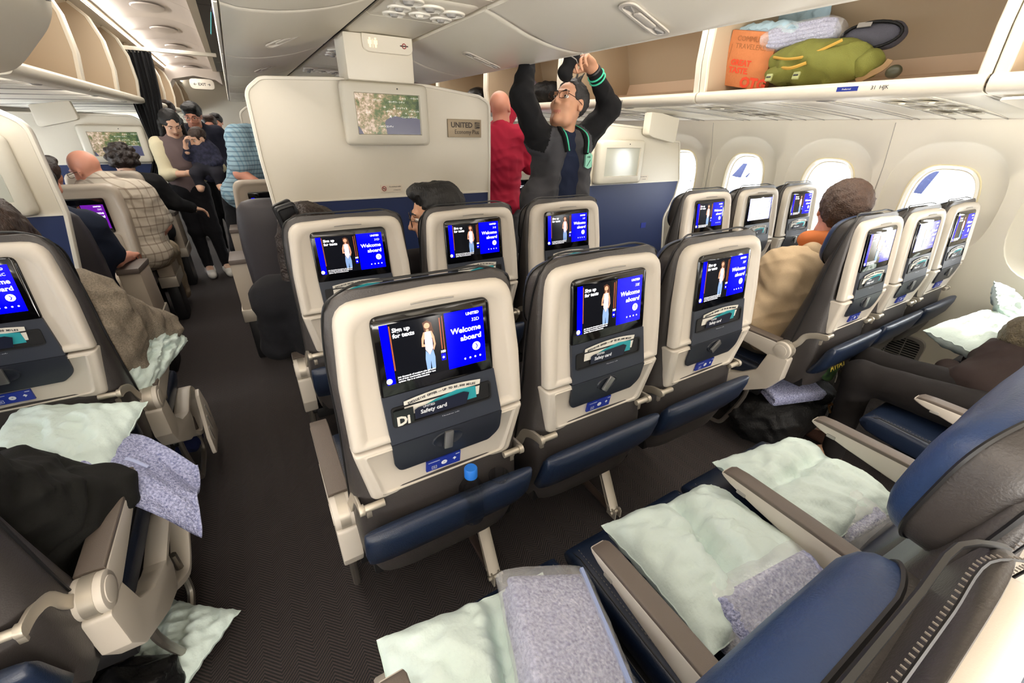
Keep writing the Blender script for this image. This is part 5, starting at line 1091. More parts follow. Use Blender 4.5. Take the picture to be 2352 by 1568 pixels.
# 6 woman with baby
CRM = cloth('cream_shirt', C_(222, 212, 178)); 
t, LP, sh = person('woman with long black hair in a cream top holding a baby in the aisle', (-.50, 5.35, .90), (-.50, 5.34, 1.17), (-.485, 5.33, 1.315), (-.475, 5.27, 1.445), (.22, -.78, -.55), (0, -.3, .95), ((-.63, 5.34, 1.27), (-.35, 5.34, 1.27)),
       arms=[((-.63, 5.34, 1.27), (-.625, 5.24, 1.02), (-.42, 5.08, 1.035), (.95, -.1, -.25), (0, .5, .5), .35, 1), ((-.35, 5.34, 1.27), (-.20, 5.26, 1.07), (-.24, 5.10, 1.03), (-.8, -.3, -.3), (0, .6, .4), .4, -1)],
       legs=[((-.57, 5.35, .86), (-.55, 5.33, .47), (-.54, 5.37, .09), (-.52, 5.22, .04)), ((-.42, 5.35, .86), (-.40, 5.33, .47), (-.38, 5.37, .09), (-.36, 5.22, .04))], skin=SK_C, hair=LONG, hairm=HAIR_K, tops=[('inner_top', cloth('mauve_top', C_(110, 95, 95)), 't', .012)], bottoms=cloth('black_pants', C_(24, 24, 28)), shoes=mat('white_shoe', C_(225, 222, 215), .6), hs=.93, w=.84, res=.0085)
prs = []
for a, b_, c_ in (((-.63, 5.34, 1.27), (-.625, 5.24, 1.02), (-.56, 5.19, 1.03)), ((-.35, 5.34, 1.27), (-.20, 5.26, 1.07), (-.21, 5.2, 1.05))): prs += [('c', sh(a), sh(b_), .068, .056, .03, 0), ('c', sh(b_), sh(c_), .055, .045, .02, 0)]
prs += [('c', sh((-.60, 5.33, 1.24)), sh((-.60, 5.34, 1.0)), .07, .08, .04, 0), ('c', sh((-.38, 5.35, 1.24)), sh((-.39, 5.36, 1.0)), .07, .08, .04, 0), ('e', sh((-.49, 5.42, 1.1)), (.15, .06, .2), None, .04, 0)]
link('open_shirt', sdf_mesh('open_shirt', prs, [CRM], .009, wr=.006, ws=30), t)
person('baby in a dark patterned romper held by the long-haired woman', (-.28, 5.10, 1.10), (-.285, 5.12, 1.19), (-.29, 5.12, 1.245), (-.30, 5.10, 1.325), (-.72, -.6, -.35), (0, -.1, 1), ((-.35, 5.09, 1.22), (-.22, 5.12, 1.22)), arms=[((-.35, 5.09, 1.225), (-.41, 5.06, 1.18), (-.40, 5.0, 1.24), (0, 0, 1), (1, 0, 0), .5), ((-.21, 5.12, 1.225), (-.18, 5.06, 1.14), (-.24, 5.0, 1.12))],
       legs=[((-.32, 5.08, 1.09), (-.38, 5.0, 1.04), (-.38, 5.0, .93), (-.38, 4.96, .91)), ((-.24, 5.08, 1.09), (-.22, 5.0, 1.04), (-.22, 5.0, .93), (-.22, 4.96, .91))], skin=SK_C, hair=SHORT, hairm=HAIR_B, hs=.76, w=.56, tops=[('romper', cloth('camouflage_knit', C_(58, 60, 82), noise=.7, ns=40), 'ta', .012)], bottoms=cloth('grey_leggings', C_(40, 40, 48)), res=.0065, wr=.003)
# 7-10 people behind them
person('black-haired person in dark clothes behind the woman with the baby', (-.34, 6.2, .95), (-.33, 6.2, 1.25), (-.34, 6.2, 1.40), (-.345, 6.13, 1.515), (-.2, -.9, -.3), (0, -.2, 1), ((-.50, 6.2, 1.35), (-.17, 6.2, 1.35)), arms=[((-.5, 6.2, 1.34), (-.53, 6.15, 1.05), (-.45, 6.0, 1.0)), ((-.17, 6.2, 1.34), (-.13, 6.15, 1.05), (-.2, 6.0, 1.0))], legs=[((-.42, 6.2, .9), (-.42, 6.2, .5), (-.42, 6.22, .09), (-.42, 6.1, .04)), ((-.26, 6.2, .9), (-.26, 6.2, .5), (-.26, 6.22, .09), (-.26, 6.1, .04))],
       skin=SK_B, hair=BUSHY, hairm=HAIR_K, tops=[('shirt', cloth('navy_shirt', C_(28, 30, 44)), 'thac', .02)], bottoms=BLKS, shoes=BLACK, glasses='rect', res=.0095)
for lab, p, hc_, hm in (('far passenger with dark bushy hair above the long-haired woman', (-.66, 7.3, 1.56), C_(60, 50, 46), HAIR_D), ('far light-haired passenger in the left aisle', (-.26, 7.6, 1.42), C_(120, 70, 60), HAIR_B), ('farthest dark-haired passenger in the left aisle', (-.20, 8.3, 1.45), C_(40, 36, 40), HAIR_K)):
    x, y, z = p; person(lab, (x, y, z - .60), (x, y, z - .32), (x, y, z - .15), p, (-.1, -1, -.05), (0, 0, 1), ((x - .17, y, z - .2), (x + .17, y, z - .2)), arms=[((x - .17, y, z - .21), (x - .21, y, z - .48), (x - .15, y - .15, z - .55)), ((x + .17, y, z - .21), (x + .21, y, z - .48), (x + .15, y - .15, z - .55))],
       legs=[((x - .08, y, z - .65), (x - .08, y, z / 2 - .3), (x - .08, y, .09), (x - .08, y - .12, .04)), ((x + .08, y, z - .65), (x + .08, y, z / 2 - .3), (x + .08, y, .09), (x + .08, y - .12, .04))], skin=SK_B, hair=BUSHY, hairm=hm, tops=[('shirt', cloth('far_shirt', hc_), 'tha', .02)], bottoms=BLKS, shoes=BLACK, res=.013, eyes=False)
# 11 man in blue plaid leaning
BPL = plaid('blue_plaid', C_(150, 178, 190), C_(96, 140, 165), C_(70, 88, 104), 30, .3)
t, LP, sh = person('man in a blue plaid short-sleeved shirt bending behind the screen wall', (-.03, 4.42, .92), (.08, 4.36, 1.20), (.24, 4.30, 1.38), (.36, 4.28, 1.47), (.7, -.5, -.4), (.4, 0, .8), ((.02, 4.28, 1.36), (.15, 4.50, 1.36)), arms=[((.02, 4.26, 1.34), (-.03, 4.18, 1.10), (.14, 4.05, .98)), ((.15, 4.5, 1.34), (.25, 4.55, 1.1), (.35, 4.4, 1.0))],
       legs=[((-.10, 4.42, .9), (-.17, 4.42, .48), (-.19, 4.45, .09), (-.16, 4.33, .04)), ((-.02, 4.50, .9), (-.12, 4.55, .48), (-.20, 4.6, .09), (-.17, 4.48, .04))], skin=SK_B, hair=SHORT, hairm=HAIR_B, tops=[('plaid_shirt', BPL, 'ths', .022)], bottoms=cloth('black_shorts', C_(20, 20, 24)), shoes=mat('white_trainer', C_(222, 218, 210), .6), eyes=False, w=1.12, wr=.006)
# 12 bald man, white plaid
WPL = plaid('cream_plaid', C_(196, 186, 170), C_(140, 124, 108), C_(120, 104, 92), 16, .16)
person('bald man in a cream plaid shirt leaning over in the premium cabin', (-.80, 4.02, .60), (-.78, 4.04, .88), (-.85, 4.07, 1.06), (-.915, 4.10, 1.16), (-.75, .55, -.35), (-.35, 0, .93), ((-.92, 4.12, 1.02), (-.67, 3.96, 1.00)), arms=[((-.66, 3.96, .99), (-.60, 4.02, .78), (-.66, 4.25, .68)), ((-.92, 4.1, 1.0), (-1.0, 4.2, .78), (-.9, 4.35, .7))],
       legs=[((-.72, 4.1, .55), (-.7, 4.45, .5), (-.7, 4.5, .1), (-.7, 4.6, .05)), ((-.9, 4.1, .55), (-.9, 4.45, .5), (-.9, 4.5, .1), (-.9, 4.6, .05))], skin=SK_B, glasses='rect', eyes=False, tops=[('plaid_shirt', WPL, 'thsc', .026)], bottoms=cloth('tan_shorts', C_(150, 136, 116)), w=1.15, wr=.007)
# 13 curly hair
curls = [('e', (0, -.02, .03), (.10, .11, .105), .02), ('-e', (0, .13, -.04), (.06, .07, .08), .01)] + [('e', (.098 * math.cos(a) * math.cos(b), -.02 + .108 * math.sin(a) * math.cos(b), .03 + .10 * math.sin(b)), (.024, .024, .024), .008) for a in [k * .63 for k in range(10)] for b in (-.5, .05, .6, 1.15)]
person('passenger with curly dark brown hair in black sleeves', (-.86, 4.95, .58), (-.84, 4.94, .85), (-.85, 4.95, 1.02), (-.86, 4.98, 1.15), (-.3, .9, -.2), (0, 0, 1), ((-1.0, 4.97, .97), (-.70, 4.92, .97)), arms=[((-.70, 4.92, .97), (-.60, 4.96, .80), (-.50, 5.05, .74), (.8, .4, -.3), (0, 0, -1), .4), ((-1.0, 4.97, .97), (-1.05, 5.05, .75), (-.95, 5.2, .68))],
       legs=[((-.8, 5.0, .5), (-.78, 5.3, .5), (-.78, 5.33, .1), (-.78, 5.4, .05)), ((-.95, 5.0, .5), (-.95, 5.3, .5), (-.95, 5.33, .1), (-.95, 5.4, .05))], skin=SK_C, hair=curls, hairm=HAIR_D, eyes=False, tops=[('jumper', BLKS, 'tha', .024)], bottoms=BLKS)
# 14 navy polo
person('passenger in a navy polo with a bare forearm beyond the left bulkhead', (-.95, 3.10, .58), (-.90, 3.06, .85), (-.89, 3.07, 1.02), (-.90, 3.10, 1.15), (-.1, 1, -.1), (0, 0, 1), ((-1.04, 3.08, .97), (-.78, 3.06, .96)), arms=[((-.78, 3.06, .95), (-.735, 3.12, .76), (-.72, 3.36, .72), (0, 1, -.1), (0, 0, -1), .3), ((-1.04, 3.08, .96), (-1.1, 3.15, .75), (-1.0, 3.35, .7))],
       legs=[((-.86, 3.2, .52), (-.84, 3.55, .5), (-.84, 3.58, .1), (-.84, 3.68, .05)), ((-1.0, 3.2, .52), (-1.0, 3.55, .5), (-1, 3.58, .1), (-1, 3.68, .05))], skin=SK_B, hair=SHORT, hairm=HAIR_K, eyes=False, tops=[('polo', cloth('navy_polo', C_(24, 32, 50)), 'ths', .022)], bottoms=cloth('stone_shorts', C_(196, 184, 166)))
person('dark-haired passenger in the premium window seat beyond the left bulkhead', (-1.2, 4.05, .58), (-1.15, 4.02, .82), (-1.13, 4.02, .99), (-1.12, 4.05, 1.12), (0, 1, 0), (0, 0, 1), ((-1.3, 4.04, .94), (-.98, 4.04, .94)), arms=[], legs=[], skin=SK_B, hair=BUSHY, hairm=HAIR_D, eyes=False, tops=[('shirt', BLKS, 'th', .02)], res=.012)
# 15 grey sweater woman
GSW = cloth('grey_melange', C_(150, 138, 122), noise=.55, ns=260)
t, LP, sh = person('brown-haired woman in a speckled grey sweater in the left aisle seat', (-.66, 1.82, .58), (-.64, 1.79, .84), (-.655, 1.80, 1.0), (-.685, 1.82, 1.145), (-.4, .9, -.15), (-.1, 0, 1), ((-.84, 1.82, .93), (-.54, 1.77, .93)), arms=[((-.53, 1.78, .90), (-.44, 2.0, .72), (-.56, 2.16, .68)), ((-.84, 1.82, .92), (-.9, 1.95, .7), (-.78, 2.15, .62))],
       legs=[((-.58, 1.9, .54), (-.58, 2.25, .5), (-.58, 2.3, .1), (-.58, 2.4, .05)), ((-.75, 1.9, .54), (-.75, 2.25, .5), (-.75, 2.3, .1), (-.75, 2.4, .05))], skin=SK_C, eyes=False, hair=[('e', (0, -.022, .038), (.095, .108, .095), .02), ('-e', (0, .12, -.02), (.060, .085, .085), .015), ('c', (.07, -.02, .0), (.10, .0, -.16), .035, .02, .03), ('c', (0, -.06, 0), (0, -.05, -.2), .07, .05, .04)], hairm=HAIR_B, tops=[('sweater', GSW, 'tha', .035)], bottoms=cloth('taupe_joggers', C_(128, 116, 104)), w=1.15, wr=.010, res=.008)
link('earring', MB().tube([tuple(LP(.085, .01, -.03) + V_((0, .012 * math.cos(a), .015 * math.sin(a)))) for a in [k * math.pi / 6 for k in range(12)]], .003, 6, closed=True).mesh('earring', CHROME), t)
# 16 black coat
COAT = cloth('black_coat_cloth', C_(24, 24, 22), b=.15)
t, LP, sh = person('passenger in a black puffer coat seated at the bottom left', (-.72, .99, .56), (-.74, .92, .82), (-.75, .91, .98), (-.77, .95, 1.12), (-.1, .95, -.3), (0, 0, 1), ((-.90, .93, .92), (-.60, .93, .92)), arms=[((-.60, .94, .90), (-.545, 1.04, .72), (-.62, 1.24, .70)), ((-.90, .93, .9), (-.95, 1.05, .7), (-.85, 1.25, .68))],
       legs=[((-.64, 1.05, .53), (-.60, 1.38, .52), (-.60, 1.40, .1), (-.60, 1.5, .05)), ((-.82, 1.05, .53), (-.80, 1.38, .52), (-.8, 1.4, .1), (-.8, 1.5, .05))], skin=SK_B, hair=SHORT, hairm=HAIR_K, eyes=False, tops=[('coat', COAT, 'tha', .045)], bottoms=cloth('dark_navy_jeans', C_(22, 26, 38)), wr=.010)
link('coat_skirt', sdf_mesh('coat_skirt', [('c', sh((-.62, 1.08, .64)), sh((-.535, 1.20, .60)), .11, .085, .05, 0), ('c', sh((-.72, 1.05, .66)), sh((-.72, 1.32, .64)), .12, .09, .05, 0), ('c', sh((-.60, 1.14, .66)), sh((-.60, 1.34, .60)), .085, .07, .05, 0), ('c', sh((-.58, 1.10, .58)), sh((-.57, 1.16, .46)), .06, .04, .04, 0), ('c', sh((-.52, 1.07, .66)), sh((-.475, 1.17, .62)), .075, .07, .05, 0), ('c', sh((-.62, .96, .62)), sh((-.56, 1.04, .60)), .09, .07, .05, 0)], [COAT], .008, wr=.012, ws=48, seed=2), t)
# 17 person in leggings
LEG_ = cloth('black_leggings', C_(30, 27, 27), b=.1); BRNB = mat('brown_suede', C_(84, 56, 44), .8, bump=.3, bs=200)
t, LP, sh = person('person in black leggings and brown boots curled in the right aisle seat', (2.25, .10, .53), (2.42, .06, .60), (2.53, .12, .66), (2.60, .22, .72), (.9, .35, -.1), (.1, .2, 1), ((2.38, .16, .64), (2.5, -.02, .68)), arms=[((2.38, .18, .64), (2.34, .32, .56), (2.48, .38, .56)), ((2.5, 0, .68), (2.6, .16, .60), (2.6, .34, .58))],
       legs=[((2.16, .20, .545), (2.115, .555, .535), (2.12, .53, .13), (2.10, .62, .06)), ((2.32, .20, .545), (2.33, .60, .52), (2.34, .62, .13), (2.34, .72, .06))], skin=SK_C, hair=[('e', (0, -.022, .02), (.095, .11, .11), .02), ('e', (0, -.09, .03), (.05, .04, .05), .02)], hairm=mat('ash_hair', C_(92, 82, 62), .6, bump=.6, bs=150, noise=.3, ns=60), eyes=False, tops=[('top', cloth('dark_brown_top', C_(46, 36, 34)), 'tha', .022)], bottoms=LEG_, shoes=BRNB, w=.82, wr=.003)
# ---------------- pillows, blankets, bags ----------------
PIL = mat('mint_nonwoven', C_(212, 228, 222), .8, bump=.25, bs=60); PILB = mat('blue_nonwoven', C_(176, 206, 222), .8, bump=.25, bs=60)
PILB2 = PIL
HEA = mat('heather_blanket', C_(112, 122, 180), .95, bump=.8, bs=200, noise=.35, ns=170, detail=5, col2=C_(206, 210, 240))
PLAS = mat('clear_plastic', (1, 1, 1), .10, alpha=.26, bump=1., bs=22, spec=1.)
def noise2(seed):
    r = random.Random(seed); W_ = [(r.uniform(2, 7), r.uniform(2, 7), r.uniform(0, 6.3), r.uniform(.3, 1)) for _ in range(9)]
    return lambda u, v: sum(a * math.sin(k * u + 1.3 * math.sin(l * v + p) + p) * math.cos(l * v * .7 - p) for k, l, p, a in W_) / 5
def pillow(lab, m, loc, size, rot, fold=None, seed=0, bend=None, name='pillow', cat_='pillow', group=None, warp=None):
    """size=(half width, half length, half thickness)"""
    nz = noise2(seed); w, l, th = size; t = thing(name, lab, cat_, loc, rot, group)
    def surf(sgn):
        def f(a, b):
            u, v = a * 2 - 1, b * 2 - 1; e = max(0, 1 - abs(u) ** 3.2) ** .55 * max(0, 1 - abs(v) ** 3.2) ** .55
            h = th * e * sgn
            k = 1
            if fold: k = 1 - fold[2] * math.exp(-(((u if fold[0] == 'u' else v) - fold[1] - .12 * math.sin(2 * (v if fold[0] == 'u' else u))) / .13) ** 2)
            if sgn > 0: h *= k
            x = u * w * (1 + .05 * v * v - .04 * (1 - e)) ; y = v * l * (1 + .05 * u * u - .03 * (1 - e))
            r = nz(u * 2, v * 2); cr = abs(math.sin(5 * u + 3 * v + 2 * r)) ** 6
            z = h + (.014 * r * e + .008 * r * (1 - e)) * (1 if sgn > 0 else .4) - .010 * cr * e * sgn + .004 * math.sin(17 * u + 6 * r) * math.sin(13 * v + 5 * r) * e * sgn
            z += .006 * math.sin(22 * (u + v)) * (1 - e) * .6
            if bend: z += bend(u, v)
            if warp: x, y, z = warp(x, y, z, u, v)
            return (x, y, z)
        return f
    mb = MB(); mb.grid(surf(1), 44, 44); mb.grid(surf(-1), 44, 44)
    link('cover', mb.mesh('cover', m, ang=80), t)
    ed = [surf(1)(a, 0) for a in [i / 20 for i in range(20)]] + [surf(1)(1, a) for a in [i / 20 for i in range(20)]] + [surf(1)(1 - a, 1) for a in [i / 20 for i in range(20)]] + [surf(1)(0, 1 - a) for a in [i / 20 for i in range(20)]]
    link('seam', MB().tube(ed, .0016, 4, closed=True).mesh('seam', m), t)
    return t
rad = math.radians
pillow('large mint pillow with a deep crease on the middle leather seat', PIL, (.795, .332, .535), (.205, .17, .075), (rad(-3), rad(4), rad(-5)), fold=('u', -.12, .75), seed=3)
pillow('mint pillow on the leather seat nearest the right aisle', PIL, (1.24, .335, .535), (.195, .165, .065), (rad(-2), rad(3), rad(-8)), fold=('v', .15, .5), seed=5)
pillow('mint pillow under the plastic-wrapped blanket at bottom centre', PIL, (.20, .36, .52), (.19, .165, .065), (rad(0), rad(2), rad(-6)), fold=('u', .12, .85), seed=8)
pillow('mint pillow on the lap of the black-coated passenger', PIL, (-.60, 1.40, .66), (.15, .15, .05), (rad(12), rad(8), rad(-12)), seed=9)
pillow('mint pillow poking out beside the grey sweater', PIL, (-.443, 1.85, .70), (.08, .17, .045), (rad(16), rad(62), rad(-4)), seed=10)
pillow('pale blue-green pillow on the carpet under the left armrest', PIL, (-.50, 1.11, .055), (.13, .13, .045), (0, rad(-3), rad(-40)), seed=11)
pillow('sunlit mint pillow lying at the window seat', PIL, (2.76, .36, .66), (.24, .13, .075), (rad(8), rad(-2), rad(-8)), seed=12)
pillow('second mint pillow against the side wall behind the sunlit one', PIL, (3.12, .36, .70), (.15, .13, .05), (rad(40), rad(-10), rad(20)), seed=13)
pillow('teal-grey pillow standing at the back of the luggage bin', PILB, (2.66, 1.60, 1.94), (.20, .13, .04), (rad(80), 0, rad(85)), seed=14)
pillow('pale blue pillow lying above the paper bag in the bin', PILB, (2.42, 1.50, 1.905), (.17, .13, .045), (rad(4), rad(-6), rad(82)), seed=15)
def blanket(lab, loc, size, rot, layers=4, seed=0, wrap=False, m=None, trim=False):
    w, l, h = size; t = thing('blanket', lab, 'blanket', loc, rot); nz = noise2(seed); P = MB()
    for i in range(layers):
        z0 = -h + 2 * h * i / layers; th = 2 * h / layers; prof = []
        for a in range(14):
            q = math.pi * a / 13 - math.pi / 2; prof.append((w * (.93 + .02 * math.sin(i * 2 + seed)) + .5 * th * math.cos(q), z0 + th / 2 + th * .52 * math.sin(q)))
        sec = prof + [(-x, z) for x, z in prof[::-1]]; rings = []
        for k in range(17):
            v = k / 16 * 2 - 1; sc = (1 - abs(v) ** 8 * .25); rings.append([(x * (1 + .03 * nz(v * 2, z * 30)), v * l + .01 * nz(x * 8, v + i), z * sc + .006 * nz(x * 14, v * 3)) for x, z in sec])
        P.loft(rings)
    link('cloth', P.mesh('cloth', m or HEA, ang=70), t)
    if trim: link('hem', MB().tube([(w * .9, -l + 2 * l * k / 12, h + .004) for k in range(13)], .006, 5).mesh('hem', mat('hem_blue', C_(150, 165, 205), .8)), t)
    if wrap:
        Q = MB(); rings = []
        for k in range(25):
            v = k / 24 * 2 - 1; e = (1 - abs(v) ** 5 * .55); rings.append([((w + .022) * c * (abs(c) ** -.5 if abs(c) > .01 else 1) * (1 + .05 * nz(a * 3, v * 5)), v * (l + .03), (h + .014) * s * e * (1 + .16 * nz(a * 4, v * 6))) for a, c, s in [(a, math.cos(a), math.sin(a)) for a in [2 * math.pi * j / 32 for j in range(32)]]])
        Q.loft(rings); link('plastic_wrap', Q.mesh('plastic_wrap', PLAS, ang=20), t)
    return t
blanket('blue-grey folded blanket wrapped in clear plastic on the bottom seat', (.335, .335, .575), (.085, .125, .040), (rad(-6), rad(10), rad(-20)), 3, 1, True, trim=True)
blanket('blue-grey folded blanket tucked behind the large mint pillow', (.79, .185, .545), (.14, .05, .05), (rad(20), 0, rad(-6)), 4, 2, True)
blanket('rolled blue-grey blanket between the two mint pillows', (1.03, .225, .515), (.075, .05, .04), (rad(10), 0, rad(14)), 3, 3, True)
blanket('rolled blue-grey blanket behind the right aisle pillow', (1.22, .205, .53), (.07, .04, .035), (rad(15), 0, rad(-6)), 3, 4, True)
blanket('lilac-blue folded blanket in the luggage bin above the green backpack', (2.36, 1.35, 1.868), (.06, .13, .042), (rad(-4), rad(6), rad(14)), 5, 5, True)
# blanket draped over the left armrest
t = thing('blanket', 'blue heather blanket hanging over the left armrest into the aisle', 'blanket', (-.40, 1.25, .56)); nz = noise2(5)
def bf(o):
    def f(a, b):
        x = -.13 + .22 * a; y = .15 - .30 * b * (1 - .3 * a) - .10 * a * a; z = .10 - .055 * a - .06 * a * a * (1 + b) + .012 * nz(a * 3, b * 4) + .02 * math.sin(b * 9 + a * 3) * a
        return (x, y + .02 * math.sin(a * 5), z + o)
    return f
link('cloth', MB().grid(bf(0), 36, 36).grid(bf(-.008), 36, 36).mesh('cloth', HEA, ang=80), t)
link('hem', MB().tube([bf(.003)(1, k / 16) for k in range(17)], .004, 5).mesh('hem', HEA), t); link('hem', MB().tube([bf(.003)(.35 + .2 * k / 8, .42) for k in range(9)], .005, 5).mesh('hem', mat('hem_pale', C_(190, 200, 235), .7)), t)
def sdthing(name, lab, cat_, loc, rot, parts):
    t = thing(name, lab, cat_, loc, rot)
    for nm, prs, ms, res, wr in parts: link(nm, sdf_mesh(nm, prs, ms, res, wr=wr * 1.3, ws=55, seed=len(nm)), t)
    return t
BKC = mat('black_nylon', C_(11, 11, 12), .6, bump=.4, bs=120, spec=.3); BKL = mat('black_satin', C_(15, 15, 17), .35, bump=.3, bs=60)
t = sdthing('backpack', 'bulky black backpack on the carpet under the hoodie man\'s seat', 'bag', (2.20, .84, .17), (0, 0, rad(-8)), [('bag_body', [('e', (0, 0, 0), (.25, .16, .17), None, .03, 0), ('c', (-.16, 0, -.02), (.14, 0, -.02), .14, .14, .06, 0), ('e', (-.1, -.10, 0), (.14, .10, .13), None, .05, 0)], [BKC], .011, .012), ('top_pocket', [('e', (.10, -.06, .11), (.12, .10, .06), None, .03, 0)], [BKC], .009, .01)])
link('zip_puller', MB().tube([(.10, -.165, .08), (.10, -.185, .05)], .007, 6, flat=(.014, .005)).cyl((.10, -.165, .085), (.10, -.175, .10), .008, 8).mesh('zip_puller', mat('brass', C_(200, 160, 110), .3, 1)), t)
for k in range(3): link('buckle', MB().cyl((.05 + .05 * k, -.16, -.04 - .02 * k), (.05 + .05 * k, -.175, -.04 - .02 * k), .007, 8).mesh('buckle', CHROME), t)
link('strap', MB().tube(cat([(.10, -.12, -.02), (.20, -.20, -.09), (.17, -.27, -.15), (.10, -.24, -.158), (.0, -.22, -.155)], 6), .01, flat=(.03, .005)).mesh('strap', BKC), t)
t = sdthing('shoulder_bag', 'round black bag standing behind the black backpack', 'bag', (2.60, .90, .17), (0, 0, rad(-20)), [('bag_body', [('e', (0, 0, 0), (.15, .10, .16), None, .02, 0)], [BKL], .01, .006)])
link('zip', MB().tube([(.145 * math.cos(a), -.04, .155 * math.sin(a)) for a in [math.pi * k / 12 for k in range(13)]], .005, 6).mesh('zip', GREYM), t)
blanket('crumpled blue blanket on top of the black backpack', (2.08, .78, .345), (.12, .075, .03), (rad(8), rad(-6), rad(-25)), 2, 7)
GRN = mat('green_canvas', C_(124, 126, 54), .8, bump=.35, bs=300, noise=.2, ns=10); GRNZ = mat('ochre_zip', C_(190, 150, 60), .7)
t = sdthing('backpack', 'olive-green backpack with ochre zips lying in the luggage bin', 'bag', (2.36, 1.235, 1.755), (0, 0, rad(4)), [('bag_body', [('e', (0, .0, 0), (.13, .20, .085), None, .03, 0), ('c', (0, -.12, -.01), (0, .13, -.01), .075, .075, .05, 0), ('e', (-.04, .06, .02), (.09, .14, .065), None, .04, 0)], [GRN], .008, .009), ('side_pocket', [('e', (-.06, .11, -.03), (.07, .10, .045), None, .02, 0)], [GRN], .008, .006), ('end_pocket', [('e', (0, -.19, -.02), (.08, .05, .06), None, .03, 0)], [GRN], .008, .006)])
link('zip', MB().tube(cat([(-.10, .17, .03), (-.135, .08, .012), (-.13, 0, .02), (-.10, -.10, .065)], 6), .006, 6).mesh('zip', GRNZ), t); link('zip', MB().tube(cat([(-.10, .14, -.01), (-.145, .06, -.025), (-.14, -.0, -.01)], 6), .007, 6).mesh('zip', GRNZ), t)
for yy in (.15, .03):
    b = link('strap_buckle', MB().box((0, 0, 0), (.012, .028, .03)).mesh('strap_buckle', mat('olive_buckle', C_(160, 165, 110), .5), bevel=.003), t, (-.135, yy, -.055), (0, .3, 0)); link('slot', MB().box((-.007, 0, 0), (.002, .02, .006)).mesh('slot', BLACK), b)
t = sdthing('pouch', 'dark grey and black zip pouch in the bin behind the blankets', 'bag', (2.45, 1.10, 1.845), (0, 0, rad(8)), [('pouch_body', [('e', (0, 0, 0), (.06, .115, .05), None, .02, 0), ('c', (0, -.06, 0), (0, .06, 0), .042, .042, .03, 0)], [mat('dark_grey_felt', C_(74, 74, 84), .8, bump=.3, bs=300)], .007, .004)])
link('trim', MB().tube([(.0 - .045, 0.108 * math.cos(a), .047 * math.sin(a)) for a in [2 * math.pi * k / 24 for k in range(24)]], .006, 6, closed=True).mesh('trim', BKC), t); link('tag', MB().box((-.052, .03, .04), (.004, .05, .02), rot=(0, .5, 0)).mesh('tag', GREYM), t)
# paper bag with print
KRAFT = mat('kraft_paper', C_(206, 128, 78), .85, bump=.2, bs=120, noise=.1, ns=12); ORG = mat('orange_print', C_(226, 74, 40), .7); BRP = mat('brown_print', C_(158, 100, 58), .8)
t = thing('paper_bag', 'orange kraft paper bag printed GREAT TASTE. leaning in the luggage bin', 'bag', (2.30, 1.575, 1.675), (rad(12), rad(10), rad(-82)))
bm_ = MB(); sec = [(-.115, 0), (.115, 0), (.115, .07), (-.115, .07)]
bm_.loft([[(x, y, 0) for x, y in sec], [(x * 1.0, y, .10) for x, y in sec], [(x * 1.02, y * .8 + .004, .18) for x, y in sec], [(x * .98 - .01, y * .3 + .012, .235) for x, y in sec]]); link('bag_body', bm_.mesh('bag_body', KRAFT, bevel=.003), t)
link('fold_line', MB().tube([(-.10, -.001, .005), (-.10, .002, .18)], .0012, 4).mesh('fold_line', BRP), t)
m = MB(); Rb = Matrix(((1, 0, 0), (0, 0, -1), (0, 1, 0)))
put_text(m, 'GREAT', .034, (-.082, -.002, .095), mi=0, bold=.0012); put_text(m, 'TASTE.', .034, (-.082, -.002, .062), mi=0, bold=.0012); put_text(m, 'OTG', .062, (-.005, -.003, .006), mi=0, bold=.003)
for k, s_ in enumerate(('COMMUTERS,', 'TRAVELERS,', 'VISITORS,')): put_text(m, s_, .030, (-.082, -.001 + .004, .195 - k * .031), mi=1)
link('lettering', m.mesh('lettering', [ORG, BRP], smooth=False), t)
t = thing('leather_strap', 'tan strap with a dark round clasp lying in the luggage bin', 'strap', (2.33, .985, 1.672)); link('strap', MB().tube(cat([(0, .07, .0), (0, .03, .02), (.01, -.01, .045), (.02, -.02, .07)], 5), .01, flat=(.006, .022)).mesh('strap', mat('tan_leather', C_(140, 110, 70), .6)), t); link('clasp', MB().ell((.0, -.055, .025), (.02, .028, .024)).mesh('clasp', mat('dark_olive', C_(60, 60, 44), .4)), t)
t = sdthing('duffel_bag', 'black duffel bag with yellow straps in the bin beside the varsity man', 'bag', (2.38, 3.42, 1.74), (0, 0, 0), [('bag_body', [('e', (0, 0, 0), (.13, .22, .09), None, .02, 0)], [BKC], .01, .01)])
for k in range(2): link('strap', MB().tube(cat([(-.10, .14 - .03 * k, .05), (-.135, .05, .02 - .05 * k), (-.12, .10, -.05), (-.11, .17, -.04 + .03 * k)], 6), .007, 6).mesh('strap', mat('yellow_webbing', C_(206, 166, 70), .7)), t)
sdthing('crinkled_bag', 'crinkled clear and purple plastic bag in the far right bin', 'bag', (2.48, 3.9, 1.80), (0, 0, 0), [('bag_body', [('e', (0, 0, 0), (.08, .12, .10), None, .02, 0)], [mat('lilac_plastic', C_(196, 186, 214), .3, bump=.9, bs=30, noise=.5, ns=20)], .01, .014)])
sdthing('helmet_bag', 'round black bag in the far bin above the bald man', 'bag', (2.36, 4.72, 1.76), (0, 0, 0), [('bag_body', [('e', (0, 0, 0), (.11, .15, .10), None, .02, 0)], [BKL], .012, .006)])
t = sdthing('suitcase', 'shiny black suitcase standing in the upper left bin', 'bag', (-1.02, 4.9, 1.86), (0, 0, 0), [('case_body', [('c', (0, -.14, -.08), (0, .14, -.08), .07, .07, .05, 0), ('c', (0, -.14, .08), (0, .14, .08), .07, .07, .05, 0), ('e', (0, 0, 0), (.09, .2, .16), None, .03, 0)], [BKL], .01, .006)])
